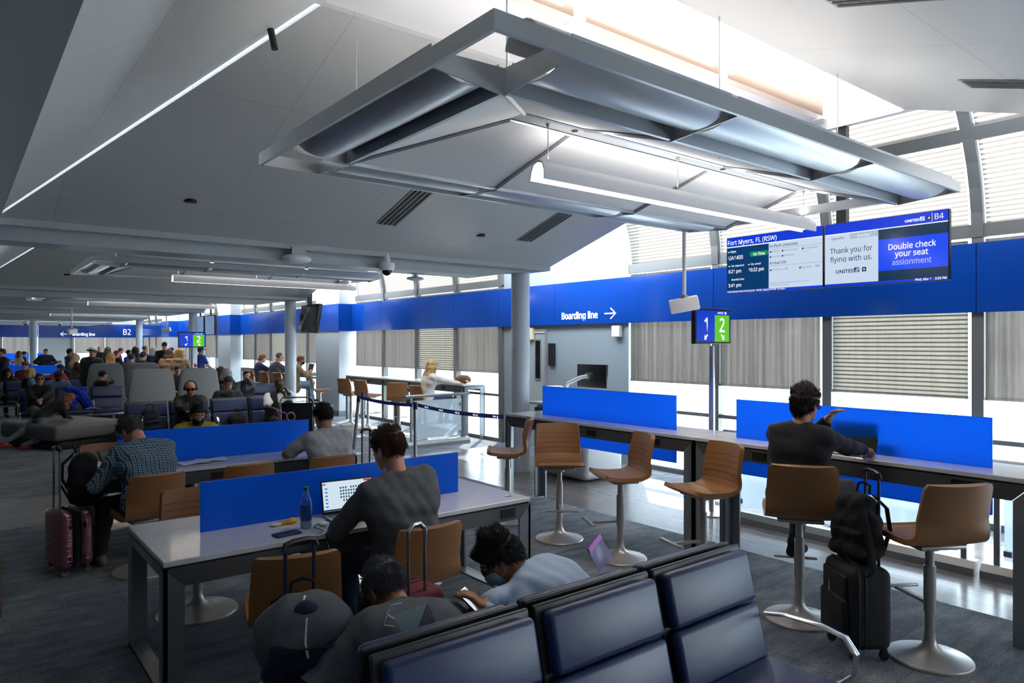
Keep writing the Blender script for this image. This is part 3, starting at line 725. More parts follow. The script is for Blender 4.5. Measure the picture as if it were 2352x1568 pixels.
def belt(label, p, q, sag=.04):
    P, Q = Vector(p), Vector(q)
    d = (Q-P).normalized(); n = Vector((-d.y, d.x, 0))
    def f(u, v): c = P.lerp(Q, u); return (c.x, c.y, c.z-sag*4*u*(1-u)+(v-.5)*.055)
    o = MB().sheet(f, 24, 1, .003).build('queue_belt', M_belt, smooth=0); tag(o, label, 'belt', 'blue queue belts')
    L = (Q-P).length; k = max(2, int(L/.52))
    for i in range(k):
        u = (i+.6)/k; c = Vector(f(u, .5)); s = -1
        R = Matrix(((d.x*1, 0, -n.x*s, c.x+n.x*s*.004), (d.y*1, 0, -n.y*s, c.y+n.y*s*.004), (0, 1, 0, c.z-.011), (0, 0, 0, 1)))
        textmesh('belt_lettering', 'UNITED', .028, M_letter, R, o, bold=.0006, depth=.0004, align='CENTER')
        sq = MB(); sq.T = R; sq.box(.075, .10, -.002, .023, -.0005, .0005); sq.build('belt_emblem', M_letter, o, smooth=0)
    return o
belt_post('steel belt post in the queue line in front of the glass barrier', 5.80, 9.76, .98)
belt_post('grey belt post that leans at the left end of the blue belt', 5.45, 11.25, 1.02, .10, M_tmet); belt_post('plain grey post between the far stools and the glass barrier', 6.6, 13.2, .92, 0, M_tmet)
belt('blue queue belt that runs from the steel post to the counter', (5.83, 9.73, .93), (5.27, 6.78, 1.02), .03)
belt('blue queue belt that runs from the steel post to the leaning post', (5.77, 9.80, .93), (5.555, 11.2, .98), .03)
# ================================================================ PEOPLE: smooth distance-field bodies meshed with surface nets
def V(*a): return np.array(a[0] if len(a) == 1 else a, float)
def nrm(v): return v/(np.linalg.norm(v)+1e-9)
class SDF:
    def __init__(s): s.pr = []; s.cut = []; s.wr = 0.
    def cap(s, a, b, ra, rb=None, k=.02, n=None, sc=1.): s.pr.append(('c', V(a), V(b), ra, ra if rb is None else rb, k, None if n is None else nrm(V(n)), sc)); return s
    def chain(s, pts, rs, k=.02, n=None, sc=1.):
        for i in range(len(pts)-1): s.cap(pts[i], pts[i+1], rs[i], rs[i+1], k, n, sc)
        return s
    def ell(s, c, r, R=None, k=.02): s.pr.append(('e', V(c), V(r), np.eye(3) if R is None else R, k)); return s
    def cutell(s, c, r, R=None): s.cut.append(('e', V(c), V(r), np.eye(3) if R is None else R)); return s
    def cutplane(s, p, n): s.cut.append(('p', V(p), nrm(V(n)))); return s        # removes the side the normal points to
    @staticmethod
    def _ell(p, X, Y, Z):
        c, r, R = p[1], p[2], p[3]; q = [X-c[0], Y-c[1], Z-c[2]]
        l = [R[0, i]*q[0]+R[1, i]*q[1]+R[2, i]*q[2] for i in range(3)]
        k0 = np.sqrt((l[0]/r[0])**2+(l[1]/r[1])**2+(l[2]/r[2])**2); k1 = np.sqrt((l[0]/r[0]**2)**2+(l[1]/r[1]**2)**2+(l[2]/r[2]**2)**2)
        return k0*(k0-1)/np.maximum(k1, 1e-6)
    def mesh(s, h):
        lo = np.full(3, 1e9); hi = -lo
        for p in s.pr:
            if p[0] == 'c': r = max(p[3], p[4]); l, u = np.minimum(p[1], p[2])-r, np.maximum(p[1], p[2])+r
            else: e = np.sqrt(((p[3]*p[2][None, :])**2).sum(1)); l, u = p[1]-e, p[1]+e
            lo = np.minimum(lo, l); hi = np.maximum(hi, u)
        lo -= 3*h; hi += 3*h; N = np.ceil((hi-lo)/h).astype(int)+1
        ax = [lo[i]+h*np.arange(N[i]) for i in range(3)]
        F = np.full(N, .1, np.float32)
        for p in s.pr:
            if p[0] == 'c': r = max(p[3], p[4]); k = p[5]; l, u = np.minimum(p[1], p[2])-r, np.maximum(p[1], p[2])+r
            else: e = np.sqrt(((p[3]*p[2][None, :])**2).sum(1)); k = p[4]; l, u = p[1]-e, p[1]+e
            m = k+2*h
            i0 = np.clip(((l-m-lo)/h).astype(int), 0, N-1); i1 = np.clip(((u+m-lo)/h).astype(int)+2, 1, N)
            X = ax[0][i0[0]:i1[0], None, None]; Y = ax[1][None, i0[1]:i1[1], None]; Z = ax[2][None, None, i0[2]:i1[2]]
            if p[0] == 'c':
                a, b = p[1], p[2]; ba = b-a; bb = float(ba@ba)+1e-9
                px, py, pz = X-a[0], Y-a[1], Z-a[2]
                t = np.clip((px*ba[0]+py*ba[1]+pz*ba[2])/bb, 0, 1)
                qx, qy, qz = px-t*ba[0], py-t*ba[1], pz-t*ba[2]; d2 = qx*qx+qy*qy+qz*qz
                if p[6] is not None: d2 = d2+(p[7]**2-1)*(qx*p[6][0]+qy*p[6][1]+qz*p[6][2])**2
                d = np.sqrt(d2)-(p[3]+(p[4]-p[3])*t)
            else: d = s._ell(p, X, Y, Z)
            S = F[i0[0]:i1[0], i0[1]:i1[1], i0[2]:i1[2]]
            hh = np.clip(.5+.5*(S-d)/k, 0, 1); F[i0[0]:i1[0], i0[1]:i1[1], i0[2]:i1[2]] = S*(1-hh)+d*hh-k*hh*(1-hh)
        X = ax[0][:, None, None]; Y = ax[1][None, :, None]; Z = ax[2][None, None, :]
        if s.wr:
            rs = np.random.RandomState(5); w = 0
            for i in range(6):
                d = nrm(rs.randn(3)); d2 = nrm(rs.randn(3)); f = 2*PI/rs.uniform(.07, .16)
                w = w+np.sin(f*(d[0]*X+d[1]*Y+d[2]*Z)+2.2*np.sin(9*(d2[0]*X+d2[1]*Y+d2[2]*Z)+i))
            F = F+(s.wr/2.2)*w.astype(np.float32)
        for c in s.cut:
            if c[0] == 'e': F = np.maximum(F, -s._ell(c, X, Y, Z))
            else: F = np.maximum(F, (X-c[1][0])*c[2][0]+(Y-c[1][1])*c[2][1]+(Z-c[1][2])*c[2][2])
        return surfnet(F, lo, h)
def surfnet(F, lo, h):
    I = F < 0; N = F.shape
    c = np.zeros((N[0]-1, N[1]-1, N[2]-1), np.int8)
    for dx in (0, 1):
        for dy in (0, 1):
            for dz in (0, 1): c += I[dx:N[0]-1+dx, dy:N[1]-1+dy, dz:N[2]-1+dz]
    act = (c > 0) & (c < 8); idx = np.full(act.shape, -1, np.int64); cells = np.argwhere(act); idx[act] = np.arange(len(cells))
    acc = np.zeros((len(cells), 3)); cnt = np.zeros(len(cells)); cx, cy, cz = cells.T
    corners = [(a, b, d) for a in (0, 1) for b in (0, 1) for d in (0, 1)]
    for a in corners:
        for ax in range(3):
            if a[ax]: continue
            b = list(a); b[ax] = 1
            fa = F[cx+a[0], cy+a[1], cz+a[2]]; fb = F[cx+b[0], cy+b[1], cz+b[2]]; m = (fa < 0) != (fb < 0)
            t = np.where(m, fa/np.where(np.abs(fa-fb) < 1e-12, 1, fa-fb), 0)
            p = np.tile(np.array(a, float), (len(cells), 1)); p[:, ax] = t; acc += p*m[:, None]; cnt += m
    vs = lo+h*(cells+acc/np.maximum(cnt, 1)[:, None]); fs = []
    for ax in range(3):
        o1, o2 = (ax+1) % 3, (ax+2) % 3
        sl0 = [slice(None)]*3; sl1 = [slice(None)]*3; sl0[ax] = slice(0, N[ax]-1); sl1[ax] = slice(1, N[ax])
        A, B = I[tuple(sl0)], I[tuple(sl1)]; e = np.argwhere(A != B)
        e = e[(e[:, o1] > 0) & (e[:, o2] > 0) & (e[:, o1] < N[o1]-1) & (e[:, o2] < N[o2]-1)]
        if not len(e): continue
        q = []
        for d1, d2 in ((-1, -1), (0, -1), (0, 0), (-1, 0)):
            k = e.copy(); k[:, o1] += d1; k[:, o2] += d2; q.append(idx[k[:, 0], k[:, 1], k[:, 2]])
        q = np.stack(q, 1); fl = ~A[e[:, 0], e[:, 1], e[:, 2]]; q[fl] = q[fl][:, ::-1]; fs.append(q)
    return vs, np.concatenate(fs) if fs else np.zeros((0, 4), int)
def npobj(name, vs, fs, m, parent=None):
    me = bpy.data.meshes.new(name); me.vertices.add(len(vs)); me.vertices.foreach_set('co', np.asarray(vs, np.float32).ravel())
    n = len(fs); me.loops.add(n*4); me.loops.foreach_set('vertex_index', np.asarray(fs, np.int32).ravel())
    me.polygons.add(n); me.polygons.foreach_set('loop_start', np.arange(0, n*4, 4, dtype=np.int32)); me.polygons.foreach_set('use_smooth', np.ones(n, bool))
    me.materials.append(m); me.update(calc_edges=True); me.validate()
    o = bpy.data.objects.new(name, me); COL.objects.link(o)
    if parent: o.parent = parent
    return o
# ---- materials of people
SK = {'light': mat('skin_light', 'c79076', .5, bump=(90, .08)), 'pink': mat('skin_pink', 'c98a78', .5, bump=(90, .08)), 'tan': mat('skin_tan', 'a9744f', .5, bump=(90, .08)), 'brown': mat('skin_brown', '6f4a33', .45, bump=(90, .08)), 'dark': mat('skin_dark', '4a3023', .42, bump=(90, .08))}
def hair_mat(name, a, b):
    n = NT(name); f = n.noise(1.0, 5, n.scalev((170, 170, 22)), .65)
    n.link(n.ramp(f, [(.36, a), (.66, b)]), n.b.inputs['Base Color']); n.b.inputs['Roughness'].default_value = .5; n.b.inputs['Specular IOR Level'].default_value = .35
    bp = n.new('ShaderNodeBump'); bp.inputs['Strength'].default_value = .7; bp.inputs['Distance'].default_value = .006; n.link(f, bp.inputs['Height']); n.link(bp.outputs[0], n.b.inputs['Normal']); return n.m
HR = {'brown': hair_mat('hair_brown', '33211a', '6b4630'), 'dkbrown': hair_mat('hair_dark_brown', '17110f', '3c2c25'), 'black': hair_mat('hair_black', '08080a', '201c1c'), 'grey': hair_mat('hair_grey', '33353a', '7c7f84'), 'lgrey': hair_mat('hair_light_grey', '85878a', 'd6d4cf'),
      'blond': hair_mat('hair_blond', '7d5a32', 'd8b478'), 'ginger': hair_mat('hair_auburn', '55301b', '9a5c34'), 'saltpep': hair_mat('hair_salt_pepper', '2a2622', '6e6a64'), 'white': hair_mat('hair_white', 'a8a8a6', 'e8e6e0')}
CL = {}
def cloth(hexc, r=.85):
    if hexc not in CL: CL[hexc] = mat('cloth_'+hexc, hexc, r, noise=(26, .10), bump=(240, .25), sheen=.03)
    return CL[hexc]
def plaid_mat():
    n = NT('plaid_cloth'); x = n.xyz(); w = n.noise(7, 2)
    def st(v, per, wd, off=0): return n.line(n.math('MULTIPLY_ADD', w, .03, v), per, wd, off)
    u = n.math('ADD', x[0], n.math('MULTIPLY', x[1], .35))
    c = n.mixc(st(u, .034, .015), '46606f', '1d2b3a'); c = n.mixc(n.math('MULTIPLY', st(x[2], .036, .016, .3), .6), c, '20303f')
    c = n.mixc(n.math('MULTIPLY', n.math('MAXIMUM', st(u, .017, .0028, .2), st(x[2], .018, .0028)), .75), c, 'a9c6d8')
    n.link(c, n.b.inputs['Base Color']); n.b.inputs['Roughness'].default_value = .85; return n.m
def stripe_mat():
    n = NT('striped_cloth'); x = n.xyz()
    c = n.mixc(n.math('MULTIPLY', n.line(n.math('ADD', x[0], n.math('MULTIPLY', x[2], .3)), .009, .004), .7), 'a5bedd', 'dfe9f5'); n.link(c, n.b.inputs['Base Color']); n.b.inputs['Roughness'].default_value = .8; return n.m
CL['plaid'] = plaid_mat(); CL['stripe'] = stripe_mat()
M_eye = mat('eye_white', 'd8d4d0', .3); M_iris = mat('eye_dark', '1a1310', .2); M_lip = mat('lip', '8f5148', .5); M_lens = mat('spectacle_lens', '2a3038', .1, alpha=.35); M_lensdk = mat('sunglass_lens', '07080a', .08); M_frame = mat('spectacle_frame', '14141a', .3)
M_mask = mat('mask_black', '17181b', .8); M_maskw = mat('mask_pale', 'c3cfd4', .8); M_maskb = mat('mask_blue', '9fc0d8', .8)
def rotm(rx=0, ry=0, rz=0): return np.array(Euler((rx, ry, rz)).to_matrix())
def ik(a, t, l1, l2, pole):
    d = t-a; L = np.linalg.norm(d); L2 = min(L, (l1+l2)*.995); u = nrm(d); t = a+u*L2
    x = (l1*l1-l2*l2+L2*L2)/(2*L2); hgt = math.sqrt(max(l1*l1-x*x, 1e-6)); p = pole-u*(pole@u); return a+u*x+nrm(p)*hgt, t
def person(label, x, y, rz, hp, lean=8, side=0, bend=0, hyaw=0, hpitch=0, hroll=0, L=None, R=None, Lf=None, Rf=None, skin='light', hair='brown', style='short', top='46505c', bottom='1b2230', shoe='17181a', sleeve='long',
           h=.012, s=1., face=True, glasses=None, mask=None, cap=None, hood=None, collar=None, headphones=False, group=None, lpole=None, rpole=None, fat=1., name='person', legs=True, jacket=None, strands=0, curl=0, beard=None, vest=None, hands='relaxed', coat=None):
    """standing or seated figure; local frame faces +y; hp is the hip height; L/R are wrist targets in world space, Lf/Rf ankle targets in the local frame"""
    M = Matrix.Translation((x, y, 0)) @ Matrix.Rotation(rz, 4, 'Z'); Mi = np.array(M.inverted())
    loc = lambda w: (Mi @ np.array([*w, 1.]))[:3]
    fwd = V(0, 1, 0); sit = hp < .80 or Lf is not None and np.linalg.norm(V(Lf)[:2]) > .3
    P = V(0, 0, hp); RT = rotm(-math.radians(lean), math.radians(side), 0); RB = rotm(-math.radians(lean+bend), math.radians(side*1.2), 0)
    up = lambda v: P+s*(RT @ V(v)); mid = up((0, 0, .24)); ub = lambda v: mid+s*(RB @ (V(v)-V(0, 0, .24)))
    nk = ub((0, -.005, .50)); RH = rotm(0, 0, math.radians(hyaw)) @ rotm(-math.radians(lean*.35+bend*.4+hpitch), math.radians(hroll+side*.5), 0)
    hc = nk+s*(RH @ V(0, .025, .150)); H = lambda v: hc+s*(RH @ V(v))
    sh = {q: ub((q*.178*fat**.5, 0, .43)) for q in (-1, 1)}; hip = {q: P+s*(rotm(0, math.radians(side*.3), 0) @ V(q*.09*fat, 0, -.02)) for q in (-1, 1)}
    arms = {}
    for q, tg, pl in ((-1, L, lpole), (1, R, rpole)):
        if tg is None: t = hip[q]+s*V(q*.06, .30 if sit else .02, .10 if sit else -.20)
        else: t = loc(tg)
        pole = V(q*.7, -.35, -.6) if pl is None else V(pl)
        el, wr = ik(sh[q], t, .29*s, .26*s, pole); arms[q] = (sh[q], el, wr)
    lg = {}
    for q, f in ((-1, Lf), (1, Rf)):
        an = V(q*.12, .42 if sit else .02, .09) if f is None else V(f)
        kn, an = ik(hip[q], an, .43*s, .42*s, V(q*.15, 1, .35 if sit else 0)); lg[q] = (hip[q], kn, an)
    nF = RB @ V(0, 1, 0); nF0 = RT @ V(0, 1, 0)
    def torso(S, g=0., arm=1., hem=True):
        S.cap(P+s*V(-.075*fat, -.01, 0), P+s*V(.075*fat, -.01, 0), s*(.125*fat+g), k=.05).cap(up((-.055*fat, 0, .14)), up((.055*fat, 0, .14)), s*(.118*fat+g), k=.06, n=nF0, sc=1.12)
        S.cap(ub((-.085*fat, 0, .32)), ub((.085*fat, 0, .32)), s*(.12*fat+g), k=.06, n=nF, sc=1.12).cap(ub((-.13*fat**.5, -.01, .425)), ub((.13*fat**.5, -.01, .425)), s*(.072+g), k=.06)
        S.cap(ub((-.05, -.01, .455)), ub((.05, -.01, .455)), s*(.062+g*.6), k=.05)
    def arm(S, q, g=0., t=1.):
        a, e, w = arms[q]; S.cap(a, e, s*(.058*fat**.5+g), s*(.043+g), k=.035)
        if t > 0: S.cap(e, e+(w-e)*t, s*(.043+g), s*(.043-.013*t+g), k=.025)
    def leg(S, q, g=0., t=1.):
        a, k_, n_ = lg[q]; S.cap(a, k_, s*(.088*fat+g), s*(.060+g), k=.04).cap(k_, k_+(n_-k_)*t, s*(.060+g), s*(.060-.024*t+g), k=.03)
    rng = random.Random(label)
    B = SDF()
    torso(B, -.012); 
    for q in (-1, 1): arm(B, q, -.005); leg(B, q, -.014)
    if legs:
        for q in (-1, 1):
            n_ = lg[q][2]; B.cap(n_, n_+s*V(0, .12, -.05), s*.034, s*.026, k=.02)
    # neck and head
    B.cap(ub((0, -.01, .44)), H((0, -.03, -.06)), s*.058, s*.054, k=.03)
    B.ell(H((0, -.005, .025)), s*V(.074, .094, .092), RH, .02).ell(H((0, .03, -.045)), s*V(.060, .062, .078), RH, .03).cap(H((-.012, .065, -.098)), H((.012, .065, -.098)), s*.018, k=.025)
    if h < .02:
        B.cap(H((0, .088, .012)), H((0, .106, -.022)), s*.009, s*.013, k=.014).cap(H((-.012, .094, -.026)), H((.012, .094, -.026)), s*.009, k=.01)
        B.cap(H((-.035, .082, .026)), H((.035, .082, .026)), s*.010, k=.012).cap(H((-.02, .088, -.060)), H((.02, .088, -.060)), s*.008, k=.010).cap(H((-.016, .086, -.071)), H((.016, .086, -.071)), s*.008, k=.010)
        for q in (-1, 1): B.ell(H((q*.078, -.008, -.012)), s*V(.010, .020, .033), RH @ rotm(0, 0, q*.35), .008)
    # hands
    for q in (-1, 1):
        a, e, w = arms[q]; f = nrm(w-e); wn = nrm(np.cross(f, V(0, 0, 1))+1e-4*V(1, 0, 0)); u = nrm(np.cross(wn, f))
        if h < .02:
            side_ = wn*q; down = -u; pw = w+f*s*.045
            B.cap(w-f*s*.01, w+f*s*.02, s*.026, s*.028, k=.015)
            for j in range(4): B.cap(w+f*s*.02+wn*s*(j-1.5)*.010, w+f*s*.085+wn*s*(j-1.5)*.019, s*.015, s*.0125, k=.012)
            for j, ln in enumerate((.036, .044, .041, .031) if q < 0 else (.031, .041, .044, .036)):
                b0 = w+f*s*.085+wn*s*(j-1.5)*.020; c1 = nrm(f+down*(.45+.1*j % .2)); c2 = nrm(f*.55+down); b1 = b0+c1*s*ln; B.cap(b0, b1, s*.0105, s*.0095, k=.004).cap(b1, b1+c2*s*ln*.8, s*.0095, s*.0082, k=.004)
            t0 = w+f*s*.025-side_*s*.028; t1 = t0+nrm(f*.7-side_*.6+down*.2)*s*.038; B.cap(t0, t1, s*.014, s*.011, k=.008).cap(t1, t1+nrm(f+down*.3)*s*.028, s*.011, s*.0088, k=.004)
        else: B.cap(w, w+f*s*.09, s*.03, s*.024, k=.02, n=u, sc=1.5).cap(w+f*.08*s, w+nrm(f-u*.6)*s*.15, s*.022, s*.012, k=.015)
    vs_, fs_ = B.mesh(h); root = npobj(name, vs_, fs_, SK[skin]); root.matrix_world = M
    tag(root, label, 'person', group)
    # clothes
    hc_ = h*1.15
    S = SDF(); S.wr = .004 if h < .02 else 0; g = .012; torso(S, g)
    tsl = .93 if sleeve == 'long' else 0.
    for q in (-1, 1):
        if sleeve == 'long': arm(S, q, .013, .93)
        elif sleeve == 'short': a, e, w = arms[q]; S.cap(a, a+(e-a)*.78, s*.075, s*.066, k=.03)
        elif sleeve == 'push': arm(S, q, .013, .55)
    if collar: S.chain([ub((.062*math.sin(a), -.012+.066*math.cos(a), .475+.012*math.cos(a+PI))) for a in [2*PI*i/14 for i in range(15)]], [s*.018]*15, .012)
    if hood: S.ell(ub((0, -.085, .45)), s*V(.12, .06, .075), RB, .03)
    if coat:
        for q in (-1, 1): S.cap(P+V(q*.07, 0, .0), P+V(q*.10, -.01, -coat), s*.13, s*.15, k=.06)
    S.cutplane(H((0, 0, -.085)), RH @ V(0, -.45, 1)) if not collar else None
    vs_, fs_ = S.mesh(hc_); npobj('shirt' if not jacket else 'jacket', vs_, fs_, cloth(top) if top not in CL else CL[top], root)
    if vest:
        S = SDF(); torso(S, .018); S.cutell(ub((0, .16, .46)), s*V(.06, .12, .16), RB); S.cutplane(H((0, 0, -.10)), RH @ V(0, -.45, 1))
        for q in (-1, 1): S.cutell(sh[q]+V(q*.05, 0, -.02), s*V(.075, .2, .11))
        vs_, fs_ = S.mesh(hc_); npobj('vest', vs_, fs_, cloth(vest), root)
    if legs:
        S = SDF(); S.wr = .004 if h < .02 else 0
        S.cap(P+s*V(-.075*fat, -.01, -.02), P+s*V(.075*fat, -.01, -.02), s*(.125*fat+.009), k=.05)
        for q in (-1, 1): leg(S, q, .010, .95)
        S.cutplane(up((0, 0, .12)), RT @ V(0, 0, 1)); vs_, fs_ = S.mesh(hc_); npobj('trousers', vs_, fs_, cloth(bottom), root)
        for q in (-1, 1):
            n_ = lg[q][2]; S = SDF(); S.cap(n_+s*V(0, -.035, -.045), n_+s*V(0, .15, -.055), s*.038, s*.034, k=.02).cap(n_+s*V(0, .0, .0), n_+s*V(0, .02, -.03), s*.042, s*.04, k=.03)
            S.cutplane(n_+V(0, 0, -.088*s), (0, 0, -1)); vs_, fs_ = S.mesh(max(h, .011)); npobj('shoe', vs_, fs_, cloth(shoe), root)
    # hair
    if style != 'bald':
        S = SDF(); gq = .012 if style in ('short', 'bun', 'crop', 'thin') else .022; e = (.074+gq*.8, .094+gq, .092+gq)
        S.ell(H((0, -.010, .028)), s*V(e), RH, .01)
        if style in ('crop', 'fade'): S.cutplane(H((0, -.02, -.022)), RH @ V(0, -.35, -1))
        if style == 'fade': S = SDF(); S.ell(H((0, -.01, .062)), s*V(.094, .112, .082), RH, .01); S.cutplane(H((0, -.02, .02)), RH @ V(0, -.15, -1))
        if style == 'messy':
            for i in range(26):
                a = rng.uniform(0, 2*PI); b = rng.uniform(.0, 1.1); d = V(math.sin(b)*math.cos(a), math.sin(b)*math.sin(a)-.15, math.cos(b)); p = H(V(.08, .10, .10)*d+V(0, -.01, .03)); S.cap(p, p+s*(RH @ V(rng.uniform(-.02, .02), rng.uniform(-.02, .02), .015)), s*.022, s*.008, k=.014)
            S.cap(H((0, -.075, -.02)), H((0, -.072, -.075)), s*.05, s*.035, k=.03)
        if style in ('long', 'longwavy', 'pony', 'bob'):
            ln = {'long': .34, 'longwavy': .30, 'pony': .42, 'bob': .13}[style]
            for q in ((-1, 0, 1) if style != 'pony' else (0,)):
                p = [H((q*.062, -.055, .03)), H((q*.078, -.060, -.06)), H((q*.085, -.06, -.06))+V(0, -.025, -ln*.45*s), H((q*.07, -.06, -.06))+V(0, -.035, -ln*s)]
                S.chain(p, [s*.05, s*.05, s*.055, s*.03], .04)
            if style != 'pony':
                for q in (-1, 1): S.chain([H((q*.072, .02, .05)), H((q*.085, .02, -.05)), H((q*.085, .015, -.05))+V(0, 0, -ln*.6*s)], [s*.028, s*.03, s*.022], .03)
        elif style == 'bun': S.ell(H((0, -.105, .02)), s*V(.035, .03, .035), RH, .02)
        if style in ('short', 'messy', 'bun', 'pony', 'crop', 'thin', 'fade'):
            if style != 'fade': S.cutplane(H((0, -.07, -.075 if style != 'crop' else -.03)), RH @ V(0, .9, -1))
        S.cutell(H((0, .105, -.035)), s*V(.078, .085, .098), RH)
        if style in ('short', 'messy', 'thin'):
            for q in (-1, 1): S.cutell(H((q*.095, .005, -.03)), s*V(.032, .030, .042), RH)
        if curl or h < .02: S.wr = .006 if style in ('messy', 'longwavy', 'long') else .003
        vs_, fs_ = S.mesh(h if h < .02 else h*.8)
        hv, hf = list(map(tuple, vs_)), [tuple(f) for f in fs_]
        if strands and len(vs_):
            rs = np.random.RandomState(3); vi = rs.randint(0, len(vs_), strands)
            for p in vs_[vi]:
                lp = RH.T @ (p-hc)/s
                if lp[1] > .055 and lp[2] < .055: continue
                out = nrm(lp-V(0, -.01, .02)); 
                flow = V(rs.uniform(-.5, .5), -.15, .9) if style == 'messy' and lp[2] > .05 else V(rs.uniform(-.3, .3), .25 if lp[2] > .06 else -.1, -.9 if lp[2] < .08 else .3)
                t = nrm(out*(.35 if style != 'messy' else .6)+flow-out*(flow@out)*.6); l = s*rs.uniform(.016, .034); w = nrm(np.cross(t, out))*s*.0016; tip = p+RH @ (t*l); ww = RH @ w; oo = RH @ out*s*.0014
                b = len(hv); hv += [tuple(p-ww-oo*2), tuple(p+ww-oo*2), tuple(tip), tuple(p+oo)]; hf += [(b, b+1, b+2, b+2), (b+1, b+3, b+2, b+2), (b+3, b, b+2, b+2)]
        me = bpy.data.meshes.new('hair'); me.from_pydata(hv, [], [f if f[2] != f[3] else f[:3] for f in hf]); me.polygons.foreach_set('use_smooth', [True]*len(me.polygons)); me.materials.append(HR[hair])
        o = bpy.data.objects.new('hair', me); COL.objects.link(o); o.parent = root
    if beard:
        S = SDF(); S.ell(H((0, .032, -.062)), s*V(.065, .066, .068), RH, .02); S.cutplane(H((0, 0, -.055)), RH @ V(0, .2, 1)); vs_, fs_ = S.mesh(h); npobj('beard', vs_, fs_, HR[beard], root)
    def part(nm, fn, m):
        mb = MB(); fn(mb); return mb.build(nm, m, root, 60)
    TH = lambda v: tuple(H(v))
    if face and h < .016:
        for q in (-1, 1):
            e = H((q*.031, .084, .006)); part('eye', lambda mb: mb.ell(e, (s*.0125, s*.008, s*.006), 10, 6, Matrix(RH)), M_eye); part('iris', lambda mb: mb.ell(H((q*.031, .0905, .0045)), (s*.0055, s*.003, s*.0055), 8, 5, Matrix(RH)), M_iris)
            part('eyebrow', lambda mb: mb.tube([TH((q*.014, .094, .027)), TH((q*.032, .093, .033)), TH((q*.050, .081, .026))], s*.0045, 6), HR[hair if style != 'bald' else 'black'])
        if not mask: part('lips', lambda mb: mb.tube([TH((-.022, .090, -.066)), TH((0, .098, -.064)), TH((.022, .090, -.066))], [s*.004, s*.0065, s*.004], 6), M_lip)
    if glasses:
        dk = glasses == 'sun'
        def g_(mb):
            for q in (-1, 1):
                c = V(q*.033, .102, .004); mb.tube([TH(c+V(.026*math.cos(a), 0, (.018 if not dk else .020)*math.sin(a))) for a in [2*PI*i/14 for i in range(14)]], s*.0028, 5, closed=True)
                mb.tube([TH((q*.060, .100, .010)), TH((q*.079, .06, .010)), TH((q*.081, -.012, .004))], s*.0028, 5)
            mb.tube([TH((-.008, .106, .008)), TH((.008, .106, .008))], s*.0026, 5)
        part('glasses', g_, M_frame)
        for q in (-1, 1): part('lens', lambda mb: mb.ell(H((q*.033, .101, .004)), (s*.025, s*.002, s*.018), 12, 6, Matrix(RH)), M_lensdk if dk else M_lens)
    if mask:
        S = SDF(); S.ell(H((0, .045, -.055)), s*V(.066, .070, .066), RH, .02).cap(H((0, .10, -.03)), H((0, .105, -.06)), s*.018, k=.03); S.cutplane(H((0, .052, 0)), RH @ V(0, -1, .12)); S.cutplane(H((0, 0, -.008)), RH @ V(0, .15, 1)); vs_, fs_ = S.mesh(max(h*.8, .006)); mk = npobj('face_mask', vs_, fs_, mask, root)
        if h < .02:
            mb = MB()
            for q in (-1, 1): mb.tube([TH((q*.062, .05, -.025)), TH((q*.084, .0, .018)), TH((q*.088, -.022, -.01)), TH((q*.082, .0, -.045)), TH((q*.062, .045, -.07))], s*.002, 5)
            mb.build('ear_loop', mask, root)
    if cap:
        kind, col = cap
        S = SDF(); S.ell(H((0, -.008, .05)), s*V(.092, .112, .088), RH, .01); S.cutplane(H((0, 0, .035)), RH @ V(0, .12, -1))
        if kind == 'peak': S2 = SDF(); S2.ell(H((0, .13, .045)), s*V(.07, .085, .012), RH @ rotm(-.15, 0, 0), .01)
        vs_, fs_ = S.mesh(max(h*.8, .007)); hat = npobj({'peak': 'baseball_cap', 'beanie': 'beanie', 'straw': 'straw_hat'}[kind], vs_, fs_, cloth(col), root)
        if kind == 'peak': vs_, fs_ = S2.mesh(.008); npobj('peak', vs_, fs_, cloth(col), hat)
        if kind == 'straw':
            mb = MB(); mb.T = Matrix.Translation(H((0, 0, .04))) @ Matrix(RH).to_4x4(); mb.lathe([(.09, 0), (.16, -.012), (.162, -.006), (.09, .008)], 24); mb.build('brim', cloth(col), hat)
            mb = MB(); mb.T = Matrix.Translation(H((0, -.006, .048))) @ Matrix(RH).to_4x4() @ Matrix.Diagonal((.86, 1.04, 1, 1)); mb.lathe([(.110, 0), (.112, .004), (.109, .026), (.104, .026)], 24); mb.build('hat_band', cloth('15161a'), hat)
    if headphones:
        hp_ = part('headphones', lambda mb: mb.tube([TH((.098*math.cos(a), -.01, .015+.115*math.sin(a))) for a in [PI*i/16 for i in range(17)]], s*.009, 8), M_blk)
        for q in (-1, 1):
            o = MB().cyl(TH((q*.075, -.01, -.005)), TH((q*.112, -.01, -.005)), s*.038, s*.032, 18).build('ear_cup', M_blk, hp_)
    return root
# ================================================================ CEILING FIXTURES, SIGNS
def emis(name, hexc, k=1.0):
    if name in MATS: return MATS[name]
    m = mat(name, '000000', .25, spec=.35); b = m.node_tree.nodes['Principled BSDF']
    b.inputs['Emission Color'].default_value = (*lin(hexc), 1); b.inputs['Emission Strength'].default_value = k/2**EXPO; return m
